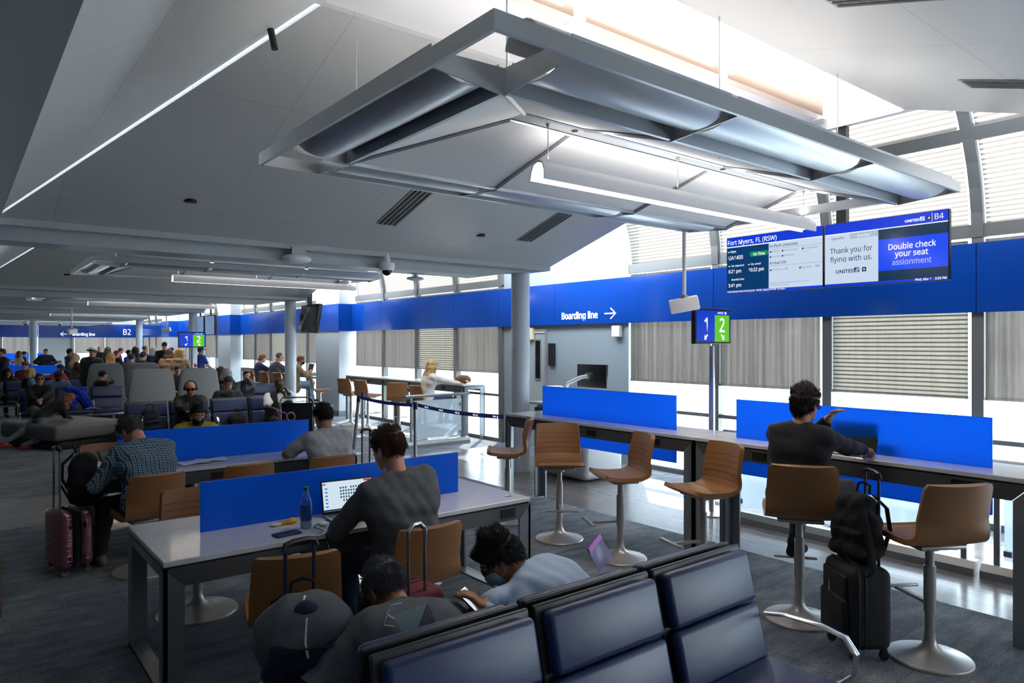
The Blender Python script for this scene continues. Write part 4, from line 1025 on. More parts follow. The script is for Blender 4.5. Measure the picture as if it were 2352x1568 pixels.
# ---- suspended canopy: fascia frame, half-round reflectors, tented fabric
def canopy(label, y):
    X0, X1, Y0, Y1, ZB, ZT = 1.55, 6.0, -1.25, 1.27, 3.07, 3.147
    t = thing('light_canopy', label, 'canopy', (0, y, 0), group='suspended light canopies')
    mb = MB(); e = .02
    mb.box(X0, X1, Y0, Y0+e, ZB, ZT).box(X0, X1, Y1-e, Y1, ZB, ZT).box(X0, X0+e, Y0+e, Y1-e, ZB, ZT).box(X1-e, X1, Y0+e, Y1-e, ZB, ZT)
    mb.build('fascia', M_graymet, t, smooth=0)
    ix0, iy0, iy1 = 1.95, -.80, .80
    mb = MB()
    for yy in (iy0, iy1): mb.box(ix0, X1-.02, yy-.012, yy+.012, 3.045, 3.16)
    mb.box(ix0-.012, ix0+.012, iy0, iy1, 3.045, 3.16); mb.build('inner_rail', M_silver, t, smooth=0)
    # half-round reflectors in the trough, with gusset plates between
    GX = (1.95, 3.12, 4.62, 5.98)
    for yy0, yy1 in ((Y0+.02, iy0), (iy1, Y1-.02)):
        for a, b in zip(GX[:-1], GX[1:]):
            c, r = (yy0+yy1)/2, (yy1-yy0)/2-.02
            MB().sheet(lambda u, v: (a+.03+(b-a-.06)*u, c+r*math.cos(PI+PI*v), 3.185+.13*math.sin(PI+PI*v)), 1, 14, .006).build('reflector', M_silver, t, 60)
    c, r = (X0+.02+ix0)/2, (ix0-X0)/2-.02
    MB().sheet(lambda u, v: (c+r*math.cos(PI+PI*v), iy0+.03+(iy1-iy0-.06)*u, 3.185+.13*math.sin(PI+PI*v)), 1, 14, .006).build('reflector', M_silver, t, 60)
    for g in GX[:-1]+(5.98,):
        for yy0, yy1, s in ((Y0+.02, iy0, 1), (iy1, Y1-.02, -1)):
            poly = [(yy0, ZT) if s > 0 else (yy1, ZT), (yy0, ZB) if s > 0 else (yy1, ZB), (yy1, 3.035) if s > 0 else (yy0, 3.035), (yy1, 3.16) if s > 0 else (yy0, 3.16)]
            MB().prism(poly, 'x', g-.004, g+.004).build('gusset', M_graymet, t, smooth=0)
    for yy in (iy0, iy1): MB().prism([(X0+.02, ZT), (X0+.02, ZB), (ix0, 3.035), (ix0, 3.16)], 'y', yy-.004, yy+.004).build('gusset', M_graymet, t, smooth=0)
    # tent: ridge along x, hip at the inner end, open gable at the window end
    rx, rz, bz = 2.67, 3.295, 3.06; E1 = X1-.03
    P = {'a': (ix0, iy0, bz), 'b': (ix0, iy1, bz), 'c': (E1, iy1, bz), 'd': (E1, iy0, bz), 'r': (rx, -.07, rz), 's': (E1, -.07, rz), 'r2': (rx, .07, rz), 's2': (E1, .07, rz)}
    def facet(ks):
        v = [Vector(P[k]) for k in ks]; n = len(v); up = Vector((0, 0, .015))
        return MB().add([p for p in v]+[p+up for p in v], [tuple(range(n)), tuple(range(n, 2*n))[::-1]]+[(i, (i+1) % n, n+(i+1) % n, n+i) for i in range(n)])
    for ks in (('a', 'd', 's', 'r'), ('b', 'r2', 's2', 'c'), ('a', 'r', 'r2', 'b')): facet(ks).build('tent_panel', M_canopy, t, smooth=0)
    facet(('r', 's', 's2', 'r2')).build('ridge_strip', M_graymet, t, smooth=0)
    mb = MB(); dz = Vector((0, 0, -.008))
    def rib(p, q, w=.013): mb.tube([Vector(p)+dz, Vector(q)+dz], w, 4)
    for s, rr_ in ((iy0, -.07), (iy1, .07)):
        rib((ix0, s, bz), (rx, rr_, rz)); rib((E1, s, bz), (E1, rr_, rz), .018); rib((rx, rr_, rz), (E1, rr_, rz), .008)
        for g in (3.12, 4.62): rib((g, s, bz), (g+.05, rr_, rz))
    mb.build('rib', M_silver, t, smooth=0)
    mb = MB()
    for dx in (3.15, 4.76): mb.cyl((dx, 0, rz-.004), (dx, 0, rz+.004), .022, n=14)
    mb.build('spot_hole', M_black, t)
    for hx in (2.2, 4.0, 5.6):
        for s in (-.5, 1.2): MB().cyl((hx, s, 3.15), (hx, s, 4.1 if s < 0 else 4.05), .005, n=6).build('suspension_rod', M_silver, t)
    for yy in (-.98, 1.02): # linear uplights on top of the long sides
        MB().sheet(lambda u, v: (1.9+3.9*u, yy+.11*math.cos(PI*v), 3.20+.10*math.sin(PI*v)), 1, 10, .006).build('uplight_reflector', M_white, t, 60)
    return t
def pendant(label, y):
    t = thing('pendant_light', label, 'pendant lamp', (0, y, 0), group='long white pendant lamps')
    prof = [(.062, .035), (.055, .0), (.05, -.012), (.035, .06), (.018, .088), (-.008, .098), (-.035, .088), (-.05, .06), (-.052, .0), (-.06, 0), (-.062, .065), (-.042, .103), (-.008, .114), (.028, .102), (.048, .07)]
    MB().prism([(a, 2.935+b) for a, b in [(.066, 0), (.050, .055), (.030, .092), (-.006, .104), (-.042, .092), (-.058, .05), (-.058, -.008), (-.066, -.008), (-.067, .055), (-.048, .102), (-.006, .117), (.037, .103), (.060, .06), (.074, .0)]], 'x', 2.83, 6.08).build('housing', M_white, t, 50)
    MB().box(2.86, 6.05, -.054, .046, 2.952, 2.958).build('diffuser', M_light, t, smooth=0)
    mb = MB()
    for cx in (2.92, 4.2, 5.98): mb.cyl((cx, 0, 3.04), (cx, 0, 3.302), .0035, n=6); mb.cyl((cx, 0, 3.262), (cx, 0, 3.292), .006, .016, n=10)
    mb.build('suspension_cable', M_silver, t)
    ld = bpy.data.lights.new('tent_fill_lamp', 'AREA'); ld.shape = 'RECTANGLE'; ld.size = 3.1; ld.size_y = .05; ld.energy = 3.0; ld.color = (1, .93, .85)  # added upward lamp to brighten the tent; the pendant itself shines down
    lo = bpy.data.objects.new('tent_fill_lamp', ld); COL.objects.link(lo); lo.parent = t; lo.location = (4.45, 0, 3.075); lo.rotation_euler = (PI, 0, 0)
    return t
ord_ = ['nearest', 'second', 'third', 'fourth', 'fifth']
for k in range(5):
    if k == 0: c0 = canopy('large suspended light canopy with curved metal reflectors, nearest to the viewer', 3.30); p0 = pendant('long white pendant lamp under the nearest canopy', 3.30)
    else:
        dup(c0, (0, 3.30+BAY*k, 0), None, 'suspended light canopy, %s from the front' % ord_[k]); dup(p0, (0, 3.30+BAY*k, 0), None, 'long white pendant lamp under the %s canopy from the front' % ord_[k])

# ---- gate displays
E_hdr = emis('screen_header_blue', '0a38dc'); E_teal = emis('screen_teal', '063a6c'); E_light = emis('screen_pale', 'c9d9ec'); E_foot = emis('screen_footer', '0a3ce0'); E_green = emis('screen_green_pill', '0c8f5c')
E_w = emis('screen_text_white', 'f4f7ff', 1.05); E_d = emis('screen_text_dark', '16315f'); E_g = emis('screen_text_grey', '6e86a6'); E_tab = emis('screen_tab_grey', '5f6f8a'); E_dteal = emis('screen_dark_teal', '04304e'); E_blu = emis('screen_bright_blue', '0a46f4'); E_lb = emis('screen_text_lightblue', 'aab8ff')
E_sgn = emis('sign_blue', '0a3cc8'); E_sgr = emis('sign_green', '62c81e')
SW, SH = 1.148, .64
class Scr:
    """flat display; u,v in 0..1 from its top-left corner"""
    def __init__(s, name, label, mw, w, h, cat='display', group=None):
        s.w, s.h = w, h; s.t = thing(name, label, cat, group=group); s.t.matrix_world = mw
        MB().rbox(0, w, -h, 0, -.06, -.002, .006, 1).build('housing', M_blk, s.t, smooth=0); s.z = 0
        s.par = None
    def rect(s, name, u0, u1, v0, v1, m, d=1, par=None):
        o = MB().box(u0*s.w, u1*s.w, -v1*s.h, -v0*s.h, -.001, .0006*d).build(name, m, par or s.t, smooth=0); return o
    def text(s, body, u, v, size, m, bold=0., align='LEFT', sx=.92, par=None):
        return textmesh('screen_text', body, size, m, Matrix.Translation((u*s.w, -v*s.h, .0024)), par or s.t, bold, .0002, align, sx)
    def tri(s, pts, m, par=None):
        mb = MB(); mb.prism([(u*s.w, -v*s.h) for u, v in pts], 'z', .0018, .0026); return mb.build('screen_icon', m, par or s.t, smooth=0)
XS = 6.98
A = Scr('flight_display', 'left half of the hanging gate display, headed Fort Myers', on_right(4.79, 3.128, XS), SW, SH, group='hanging gate displays')
pg = A.rect('screen_page', .006, .996, .008, .99, E_light)
for n_, r in (('header', (.006, .996, .008, .165, E_hdr)), ('panel', (.006, .468, .185, .952, E_teal)), ('footer', (.006, .996, .955, .99, E_foot)), ('rule', (.006, .996, .165, .180, E_w))): A.rect('screen_'+n_, *r, d=2, par=pg)
A.text('Fort Myers, FL (RSW)', .015, .135, .078, E_w, .0009, par=pg)
pl = MB(); 
pl.prism([(x*SW, z) for x, z in [(.365+.075*math.copysign(1, math.cos(a))+.028*math.cos(a), -.335*SH+.028*math.sin(a)*1.0) for a in [2*PI*k/28 for k in range(28)]]], 'z', 0, .0018); pl.build('status_pill', E_green, pg, smooth=0)
A.text('On Time', .365, .362, .045, E_w, .0012, 'CENTER', par=pg)
for s_, u, v, sz, b_ in (('Flight', .05, .275, .036, .0006), ('UA1400', .025, .40, .068, .0008), ('Est. departure', .06, .525, .032, .0005), ('6:21 pm', .025, .635, .058, .001), ('Est. arrival', .28, .525, .032, .0005), ('10:22 pm', .25, .635, .058, .001), ('Boarding time', .06, .77, .032, .0005), ('5:41 pm', .025, .885, .058, .001)):
    A.text(s_, u, v, sz, E_w, b_, sx=.86, par=pg)
for u, v in ((.03, .265), (.035, .515), (.255, .515)): A.tri([(u-.012, v-.008), (u+.014, v-.014), (u+.014, v-.006), (u-.004, v+.008)], E_w, pg)
for s_, u, v, sz, mm in (('In-flight amenities', .478, .262, .05, E_d), ('Wi-Fi ($)', .505, .345, .03, E_g), ('Entertainment', .625, .345, .03, E_g), ('In-seat power', .825, .345, .03, E_g), ('(All rows)', .81, .39, .018, E_g), ('Food ($)', .505, .43, .03, E_g), ('Beverages', .63, .43, .03, E_g), ('Arrival info', .478, .55, .05, E_d),
                          ('Arrival gate', .51, .655, .03, E_g), ('D2', .635, .655, .034, E_d), ('Bag claim', .80, .655, .03, E_g), ('N/A', .93, .655, .034, E_d), ('Information may change. Please see an agent or the United', .478, .875, .021, E_g), ('app for the latest information.', .478, .912, .021, E_g)):
    A.text(s_, u, v, sz, mm, .0003 if sz > .04 else 0, sx=.86, par=pg)
for u, v in ((.487, .335), (.61, .335), (.81, .335), (.487, .42), (.61, .42), (.49, .645), (.785, .645)): A.rect('screen_icon', u-.008, u+.008, v-.014, v+.012, E_d, 3, pg)
for v in (.285, .575): A.rect('screen_rule', .48, .99, v, v+.004, E_g, 3, pg)
A.text('\u00bb Next departure: New York LaGuardia   UA2366   Departs: 8:10 PM   On Time \u00ab', .012, .984, .026, E_w, .0004, sx=.84, par=pg)
B = Scr('flight_display', 'right half of the hanging gate display, showing gate B4', on_right(3.625, 3.128, XS), SW, SH, group='hanging gate displays')
pg = B.rect('screen_page', .004, .994, .008, .99, E_dteal)
for n_, r in (('header', (.004, .994, .008, .165, E_hdr)), ('panel', (.004, .465, .18, .952, E_light)), ('tab', (.225, .465, .18, .27, E_tab)), ('rule', (.004, .994, .165, .180, E_w)), ('advert', (.465, .994, .335, .805, E_blu)), ('footer', (.004, .994, .955, .99, E_foot))): B.rect('screen_'+n_, *r, d=2, par=pg)
B.text('B4', .893, .13, .080, E_w, 0, par=pg); B.rect('screen_rule', .878, .881, .03, .15, E_w, 3, pg)
B.text('UNITED', .675, .122, .034, E_w, .0015, sx=1.15, par=pg)
def logo(S, u, v, m1, m2, par, k=1.):
    w = .034*k; S.rect('screen_emblem', u, u+w, v-.055*k, v+.005*k, m1, 3, par)
    for q in range(3): S.tri([(u+w*(.1+.25*q), v+.002*k), (u+w*(.22+.25*q), v+.002*k), (u+w*(.55+.2*q), v-.048*k), (u+w*(.45+.2*q), v-.048*k)], m2, par)
def star(S, u, v, m, m2, par, k=1.):
    w = .03*k; S.rect('screen_emblem', u, u+w, v-.052*k, v+.003*k, m, 3, par)
    c = (u+w/2, v-.024*k); S.tri([(c[0]+w*.36*(1 if i % 2 == 0 else .42)*math.sin(PI*i/5), c[1]-.020*k*(1 if i % 2 == 0 else .42)*math.cos(PI*i/5)) for i in range(10)], m2, par)
logo(B, .79, .122, E_w, E_hdr, pg); star(B, .842, .122, E_dteal, E_w, pg)
B.text('Upgrades', .06, .255, .036, E_d, sx=.9, par=pg); B.text('Standbys', .345, .25, .036, E_w, 0, 'CENTER', .9, pg)
B.text('Thank you for', .235, .475, .082, E_d, .0002, 'CENTER', .88, pg); B.text('flying with us.', .235, .61, .082, E_d, .0002, 'CENTER', .88, pg)
B.text('UNITED', .10, .79, .052, E_d, .0012, sx=1.15, par=pg); logo(B, .265, .785, E_d, E_light, pg, 1.25); star(B, .33, .785, E_d, E_light, pg, 1.2)
B.text('Double check', .725, .50, .082, E_w, .0012, 'CENTER', .9, pg); B.text('your seat', .725, .61, .082, E_w, .0012, 'CENTER', .9, pg); B.text('assignment', .725, .73, .078, E_lb, .0010, 'CENTER', .9, pg)
B.text('Wed, Mar 1    3:28 PM', .985, .984, .034, E_w, .0006, 'RIGHT', .86, pg)
tag(MB().box(XS+.03, XS+.10, 3.42, 3.52, 2.6, 4.2).build('hanging_pole', M_blk, smooth=0), 'black pole that holds the gate display from the ceiling', 'pole')
# ---- boarding group sign on a pole
def group_sign(label, x0, y, zt, s=1.):
    S = Scr('boarding_sign', label, Matrix(((1, 0, 0, x0), (0, 0, -1, y), (0, 1, 0, zt), (0, 0, 0, 1))), .66*s, .40*s, 'sign', 'boarding group signs')
    pg = S.rect('screen_page', .03, .97, .06, .94, E_sgn); S.rect('screen_panel', .53, .94, .19, .94, E_sgr, 2, pg)
    S.text('1', .30, .66, .24*s, E_w, .004, 'CENTER', .9, pg); S.text('2', .735, .66, .24*s, E_w, .004, 'CENTER', .9, pg)
    for cu, sgn in ((.29, -1), (.745, 1)):
        k = .05; S.tri([(cu-sgn*k*.55, .72), (cu-sgn*k*.9, .76), (cu+sgn*k*.15, .845), (cu-sgn*k*.2, .885), (cu+sgn*k, .885), (cu+sgn*k, .74), (cu+sgn*k*.55, .79)], E_w, pg)
    S.text('UNITED', .60, .15, .032*s, E_w, .0006, sx=1.1, par=pg); S.rect('screen_emblem', .815, .86, .09, .16, E_w, 3, pg); S.rect('screen_emblem', .90, .93, .09, .16, E_dteal, 3, pg)
    MB().cyl((.345*s, -.42*s, -.035), (.345*s, -zt+.02, -.035), .034*s, n=18).build('pole', M_steel, S.t)
    MB().lathe([(.2, -.0), (.2, .012), (.04, .03)], 28).build('base_plate', M_steel, S.t).matrix_local = Matrix.Translation((.345*s, -zt, -.035)) @ Matrix.Rotation(-PI/2, 4, 'X')
    return S.t
group_sign('boarding sign with blue 1 and green 2 on a pole behind the counter', 6.365, 4.76, 2.312); group_sign('small boarding sign with 1 and 2 in the distance by a column', 4.46, 19.1, 2.21, 1.)
# ---- white box units on ceiling poles, domes, antennas, hanging monitors
def pole_unit(label, x, y, z, zt, rz):
    t = thing('ceiling_pole_unit', label, 'ceiling unit', (x, y, z), group='white box units on ceiling poles')
    MB().cyl((0, 0, .07), (0, 0, zt-z), .02, n=14).build('pole', M_white, t)
    o = MB().rbox(-.15, .15, -.075, .075, -.07, .07, .012).build('box_housing', M_white, t); o.rotation_euler = (.15, -.18, rz); o.location = (0, 0, -.01)
    MB().box(-.03, .03, -.03, .03, .05, .09).build('bracket', M_alu, t, smooth=0)
    return t
pole_unit('white box unit on a ceiling pole in front of the blue band', 6.0, 4.63, 2.335, 3.78, -.9); pole_unit('white box unit on a pole far down the hall at the left', 2.93, 25.8, 2.30, 3.0, .6); pole_unit('white box unit on a pole in the distance near the round column', 6.2, 28.3, 2.42, 2.95, -.6)
t = thing('wireless_antenna', 'white oval wireless antenna under the first ceiling beam', 'antenna', (3.10, 7.86, 2.86)); MB().ell((0, 0, .03), (.17, .13, .055), 24, 12).build('cover', M_white, t); MB().box(-.07, .10, -.03, .03, .06, .16).build('bracket', M_alu, t, smooth=0)
def dome(label, x, y, z):
    t = thing('dome_camera', label, 'camera', (x, y, z), group='dome cameras'); MB().lathe([(.09, .03), (.098, .06), (.098, .10), (.09, .125), (.04, .13), (.04, .20), (.02, .205), (.02, .24)], 24).build('housing', M_white, t); MB().ell((0, 0, .035), (.065, .065, .07), 18, 10).build('dark_lens', mat('dark_glass', '10141c', .1), t)
dome('white dome camera under the first ceiling beam', 4.26, 7.86, 2.80); dome('small dome camera under a far ceiling beam', 3.6, 35.6, 2.7); dome('small dome camera under the farthest ceiling beam at the left', 2.4, 35.6, 2.7)
t = thing('access_sensor', 'flat white disc sensor at the end of the first beam', 'sensor', (5.05, 8.5, 2.80)); MB().ell((0, 0, .02), (.13, .10, .03), 20, 8).build('cover', M_white, t); MB().cyl((0, 0, .03), (0, 0, .2), .012, n=8).build('stem', M_alu, t)
t = thing('spot_fixture', 'black spot fixture on the sloping ceiling at the top edge', 'spotlight', (1.62, 4.55, 3.98)); MB().cyl((0, 0, -.02), (.02, -.02, -.15), .022, n=12).build('barrel', M_blk, t)
t = thing('hanging_monitor', 'switched-off black monitor hanging from twin poles near the grey pier', 'monitor', (7.0, 16.9, 2.53)); t.rotation_euler = (0, 0, 0)
o = MB().rbox(-.05, .05, -.56, .56, -.36, .36, .015).build('housing', M_blk, t); o.rotation_euler = (0, .16, 0); s_ = MB().box(-.054, -.050, -.53, .53, -.31, .33).build('screen', mat('dark_glass', '10141c', .1), t, smooth=0); s_.rotation_euler = (0, .16, 0)
MB().box(-.02, .02, -.10, -.05, .3, 1.3).box(-.02, .02, .05, .10, .3, 1.3).build('twin_pole', M_blk, t, smooth=0)
for lab, y in (('pale lit gate display hanging far down the hall', 26.8), ('second lit gate display hanging far down the hall', 25.5)):
    t = thing('hanging_monitor', lab, 'monitor', (7.0, y, 2.55)); MB().rbox(-.04, .04, -.57, .57, -.34, .34, .01).build('housing', M_blk, t); MB().box(-.044, -.04, -.54, .54, -.31, .31).build('screen', emis('far_screen', '6f8fb8', .8), t, smooth=0); MB().box(-.02, .02, -.03, .03, .3, 1.0).build('pole', M_blk, t, smooth=0)
# wall fittings by the door
tag(MB().rbox(8.28, 8.36, 7.66, 7.83, 2.02, 2.20, .008, 1).build('alarm_box', mat('alarm_white', 'dcdcd6', .5)), 'small white alarm box under the blue band beside the window', 'alarm box')
tag(MB().rbox(8.30, 8.37, 9.83, 9.97, 1.98, 2.20, .008, 1).build('exit_lamp', mat('exit_cream', 'd8cfa8', .5)), 'cream box above the grey door behind the column', 'lamp')
tag(MB().rbox(8.33, 8.37, 9.26, 9.42, 1.52, 1.92, .006, 1).build('card_reader', M_blk), 'black card reader panel on the wall beside the grey door', 'card reader')
# agent podium behind the counter
t = thing('agent_podium', 'white and grey agent podium behind the counter with a monitor on it', 'podium', (7.12, 7.40, 0))
MB().rbox(-.38, .38, -.55, .55, .03, 1.02, .08, 4).build('cabinet', mat('podium_grey', 'aeb2b4', .4), t); MB().rbox(-.42, .42, -.60, .60, 1.02, 1.06, .01).build('worktop', M_quartz, t); MB().box(-.395, -.38, -.50, .50, .88, .98).build('blue_stripe', M_band, t, smooth=0)
t = thing('computer_monitor', 'black computer monitor seen from behind on a white arm', 'monitor', (7.22, 7.30, 1.062))
o = MB().rbox(-.02, .025, -.30, .30, -.17, .17, .01).build('housing', M_blk, t); o.location = (.10, 0, .38); MB().cyl((.0, 0, .38), (.08, 0, .38), .055, n=20).build('vesa_plate', M_steel, t); MB().tube([(0, 0, .38), (-.03, .10, .36), (-.05, .36, .26), (-.04, .40, .2)], .028, 10).tube([(-.04, .40, 0), (-.04, .40, .24)], .022, 10).build('monitor_arm', M_white, t)
t = thing('document_printer', 'white document printer at the left end of the agent podium', 'printer', (7.08, 7.86, 1.06)); MB().rbox(-.12, .12, -.08, .08, 0, .22, .02).build('body', M_white, t)
# ---------------------------------------------------------------- the travellers nearest the viewer
person('man with short brown hair in a grey pullover typing on a laptop', 2.23, 3.82, face(-.10, 1), .57, lean=4, side=-5, bend=8, hyaw=14, hpitch=8, L=(2.03, 4.24, .80), R=(2.24, 4.20, .81), skin='pink', hair='brown', style='short', top='4d5056', bottom='1c2a44', collar=True, h=.0075, s=1.09, fat=1.15, strands=2600, lpole=(-.8, -.3, -.45), rpole=(.9, -.5, -.3), Lf=(-.16, .38, .09), Rf=(.16, .38, .09))
person('man with greying hair in a blue plaid shirt writing on a tablet', 1.34, 6.62, face(-.22, 1), .56, lean=14, side=-1, bend=16, hyaw=18, hpitch=28, L=(1.10, 6.98, .84), R=(1.22, 7.08, .82), skin='pink', hair='saltpep', style='short', top='plaid', bottom='15171c', shoe='6b6154', collar=True, h=.009, s=1.06, fat=1.12, glasses='clear', strands=1800, Lf=(-.26, .40, .09), Rf=(.10, .42, .09))
person('man with black hair in a pale grey polo shirt at the second table', 2.92, 6.55, face(-.10, 1), .55, lean=2, side=2, bend=18, hyaw=6, hpitch=8, L=(2.70, 7.02, .78), R=(3.0, 6.95, .70), skin='tan', hair='black', style='short', top='a3a7ab', bottom='20242c', sleeve='short', collar=True, h=.010, s=1.02, fat=1.1, strands=1500, lpole=(-1, -.2, -.3), rpole=(1, -.2, -.4))
person('older man with thinning grey hair in a grey jacket, a pale mask round his neck', 1.44, 2.30, face(.25, 1), .52, lean=46, side=0, bend=38, hyaw=25, hpitch=8, skin='tan', hair='grey', style='short', top='5d6068', bottom='2a2d33', h=.0075, s=1.0, fat=1.1, glasses='clear', strands=3000, jacket=True, collar=True)
person('traveller with tousled black hair in a light blue striped shirt looking at a phone', 2.46, 2.38, face(-.5, .90), .51, lean=42, side=-4, bend=36, hyaw=26, hpitch=12, L=(1.84, 2.50, .74), R=(1.90, 2.58, .74), skin='tan', hair='black', style='messy', top='stripe', bottom='343a46', h=.0075, s=1.0, collar=True, glasses='clear', mask=M_maskb, strands=3200)
person('woman with short brown hair in a black sweater at the window counter', 4.62, 2.60, face(1, .06), .845, lean=4, side=0, bend=8, hyaw=-6, hpitch=6, L=(4.92, 2.54, 1.36), R=(5.36, 2.42, 1.11), skin='light', hair='dkbrown', style='messy', top='14161c', bottom='47464c', shoe='121214', h=.008, s=1.0, collar=None, glasses='clear', strands=2600, lpole=(-.3, .5, -.9), rpole=(.6, -.2, -.7), Lf=(-.10, .16, .46), Rf=(.14, .44, .46))
# ---------------------------------------------------------------- the travellers farther off
def at(px, D):
    """floor point seen D metres deep along the column px of the frame"""
    r = (px-1176)/1613; c, s_ = math.cos(math.radians(38.564)), math.sin(math.radians(38.564)); return (D*(c*r+s_), D*(c-s_*r))
def facing(px, D, deg):
    """yaw that looks away from the viewer, turned deg clockwise (90 = to the viewer's right)"""
    x, y = at(px, D); a = math.atan2(y, x)-math.radians(deg); return a-PI/2
def who(label, px, py, D, pose, deg, h=.022, **k):
    x, y = at(px, D); zt = 1.92-(py-788)*D/1613
    if pose == 'sit':
        k.setdefault('lean', 4); s = k.pop('s', 1.0); hp = max(.50, zt-.755*s); k.setdefault('hpitch', 6)
        return person(label, x, y, facing(px, D, deg), hp, h=h, s=s, **k)
    s = zt/1.715; k.setdefault('lean', 2); k.setdefault('hands', 'x')
    for q in (-1, 1): pass
    rz = facing(px, D, deg); M = Matrix.Translation((x, y, 0)) @ Matrix.Rotation(rz, 4, 'Z')
    if k.pop('carry', True):
        k.setdefault('L', tuple(M @ Vector((-.15*s, .32*s, 1.05*s)))); k.setdefault('R', tuple(M @ Vector((.15*s, .30*s, 1.02*s))))
    return person(label, x, y, rz, .94*s, h=h, s=s, Lf=(-.11*s, .0, .088*s), Rf=(.11*s, .04, .088*s), **k)
def lw(px, D, z): return (*at(px, D), z)
person('blonde woman in a white sweater at the far window counter', 7.26, 11.78, face(1, -.12), .83, lean=6, bend=6, hpitch=6, L=(7.86, 11.9, 1.14), R=(7.84, 11.5, 1.13), hair='blond', style='longwavy', top='d6cdc6', bottom='2c3a58', shoe='3a3a3e', h=.014, Lf=(-.1, .35, .42), Rf=(.1, .38, .42), curl=1)
who('bald man with black headphones and sunglasses holding a phone', 437, 886, 12.28, 'sit', 178, .011, skin='tan', hair='black', style='bald', top='17181c', bottom='14161b', glasses='sun', headphones=True, collar=True, R=lw(424, 11.75, .82), L=lw(440, 11.7, .70), hpitch=12, fat=1.15)
person('woman in a yellow top and black mask across the second table', 2.15, 8.52, face(-.05, -1), .53, lean=12, bend=10, hpitch=16, L=(2.35, 8.05, .80), R=(2.0, 8.0, .80), skin='tan', hair='black', style='bun', top='b7aa1e', bottom='22252c', mask=M_mask, h=.010, collar=True, strands=900)
who('man in glasses with a black vest over a white shirt, hand at his mouth', 640, 884, 13.08, 'sit', 165, .011, skin='dark', hair='black', style='crop', top='d9dadb', sleeve='short', vest='1a1a1d', bottom='15171c', glasses='clear', L=lw(655, 12.6, 1.12), R=lw(632, 12.55, .74), fat=1.3, hpitch=4)
who('man with a high fade haircut in a dark coat seen from behind', 523, 881, 13.5, 'sit', 10, .012, skin='brown', hair='black', style='fade', top='2b2d31', hood=True, fat=1.15)
who('man in a grey jacket reading, chin on his hand', 562, 852, 16.8, 'sit', 150, .014, skin='pink', hair='dkbrown', style='crop', top='56595e', vest='101114', glasses='clear', L=lw(568, 16.4, 1.12), hpitch=12, fat=1.1)
who('grey-haired person in a black jacket beyond the tall sofas', 518, 848, 17.6, 'sit', 40, .014, hair='lgrey', style='bob', top='222428')
who('brown-haired head beside the grey-haired person', 505, 843, 19.2, 'sit', 20, .018, hair='brown', style='bob', top='2d2a2a')
person('girl with very long brown hair at the farther counter', 7.22, 21.45, face(1, -.1), .83, lean=6, bend=8, hpitch=16, hair='ginger', style='pony', top='1c2440', bottom='2a3350', mask=M_maskb, h=.017, L=(7.75, 21.5, 1.14), R=(7.75, 21.2, 1.14), Lf=(-.1, .35, .42), Rf=(.1, .35, .42))
person('man in a dark grey sweater using a laptop at the farther counter', 7.22, 20.2, face(1, -.12), .86, lean=14, bend=10, hpitch=2, hair='saltpep', style='crop', skin='pink', top='4a4b4f', bottom='2c4a74', glasses='clear', h=.016, fat=1.25, s=1.06, L=(7.82, 20.4, 1.16), R=(7.84, 20.0, 1.16), Lf=(-.1, .35, .42), Rf=(.1, .35, .42))
person('person in a tan coat and black mask behind the round column', 7.26, 18.54, face(1, -.25), .83, lean=6, bend=10, hpitch=8, hair='ginger', style='short', top='9c8461', bottom='8fb0cc', shoe='2a2a2e', mask=M_mask, h=.014, coat=.12, L=(7.66, 18.85, 1.13), R=(7.66, 18.45, 1.15), Lf=(-.05, .50, .30), Rf=(.1, .42, .42))
who('man in glasses and a black hooded top sitting at the left', 90, 858, 15.2, 'sit', 172, .012, skin='light', hair='brown', style='short', top='17181b', bottom='5a5a3e', glasses='clear', hood=True, L=lw(93, 14.75, .72), R=lw(86, 14.75, .72), fat=1.15, hpitch=2)
x_, y_ = at(92, 12.9)
person('red-haired child in a black hooded top leaning over the ottoman', x_, y_, facing(92, 12.9, 76), .58, lean=52, bend=10, hpitch=30, s=.84, hair='ginger', style='longwavy', top='15171b', bottom='6e757e', shoe='b0343c', hood=True, h=.012, L=lw(150, 13.75, .52), R=lw(160, 13.35, .52), Lf=(-.05, -.62, .085), Rf=(.12, -.30, .085), face=False)
who('person in a denim jacket, dark cap and black mask bent over', 132, 869, 17.6, 'sit', 176, .015, skin='brown', hair='black', style='short', top='5f8398', cap=('beanie', '151c33'), mask=M_mask, hpitch=24, lean=14, fat=1.1)
who('blonde woman with a black gilet over denim at the left edge', 60, 846, 18.2, 'sit', 70, .016, hair='blond', style='bob', top='4f8aa6', vest='121317', lean=8)
who('dark-haired woman looking down at the left edge', 15, 849, 18.6, 'sit', 165, .016, hair='black', style='long', skin='tan', top='17181b', hpitch=16)
who('person in a grey beanie with back turned', 56, 831, 21.2, 'sit', 20, .02, hair='brown', style='crop', top='6b2028', cap=('beanie', '5f6163'))
who('white-bearded person in a navy cap and red jacket', 132, 837, 20.6, 'sit', 140, .018, hair='lgrey', style='short', beard='lgrey', top='a31820', cap=('peak', '1c2b5c'), hpitch=20)
who('tall man in an olive coat and pale straw hat seen from behind', 209, 796, 18.6, 'stand', 35, .018, hair='grey', style='crop', top='33352e', bottom='3a2a22', cap=('straw', 'c9cfd3'), coat=.35, fat=1.3, hpitch=14)
who('man in a navy pullover standing hands on hips', 105, 800, 28.5, 'stand', 178, .018, skin='pink', hair='brown', style='short', top='161b2e', bottom='14161c', carry=False, L=lw(116, 28.4, 1.02), R=lw(94, 28.4, 1.02), lpole=(-1, -.3, 0), rpole=(1, -.3, 0), collar=True, hpitch=16, fat=1.15)
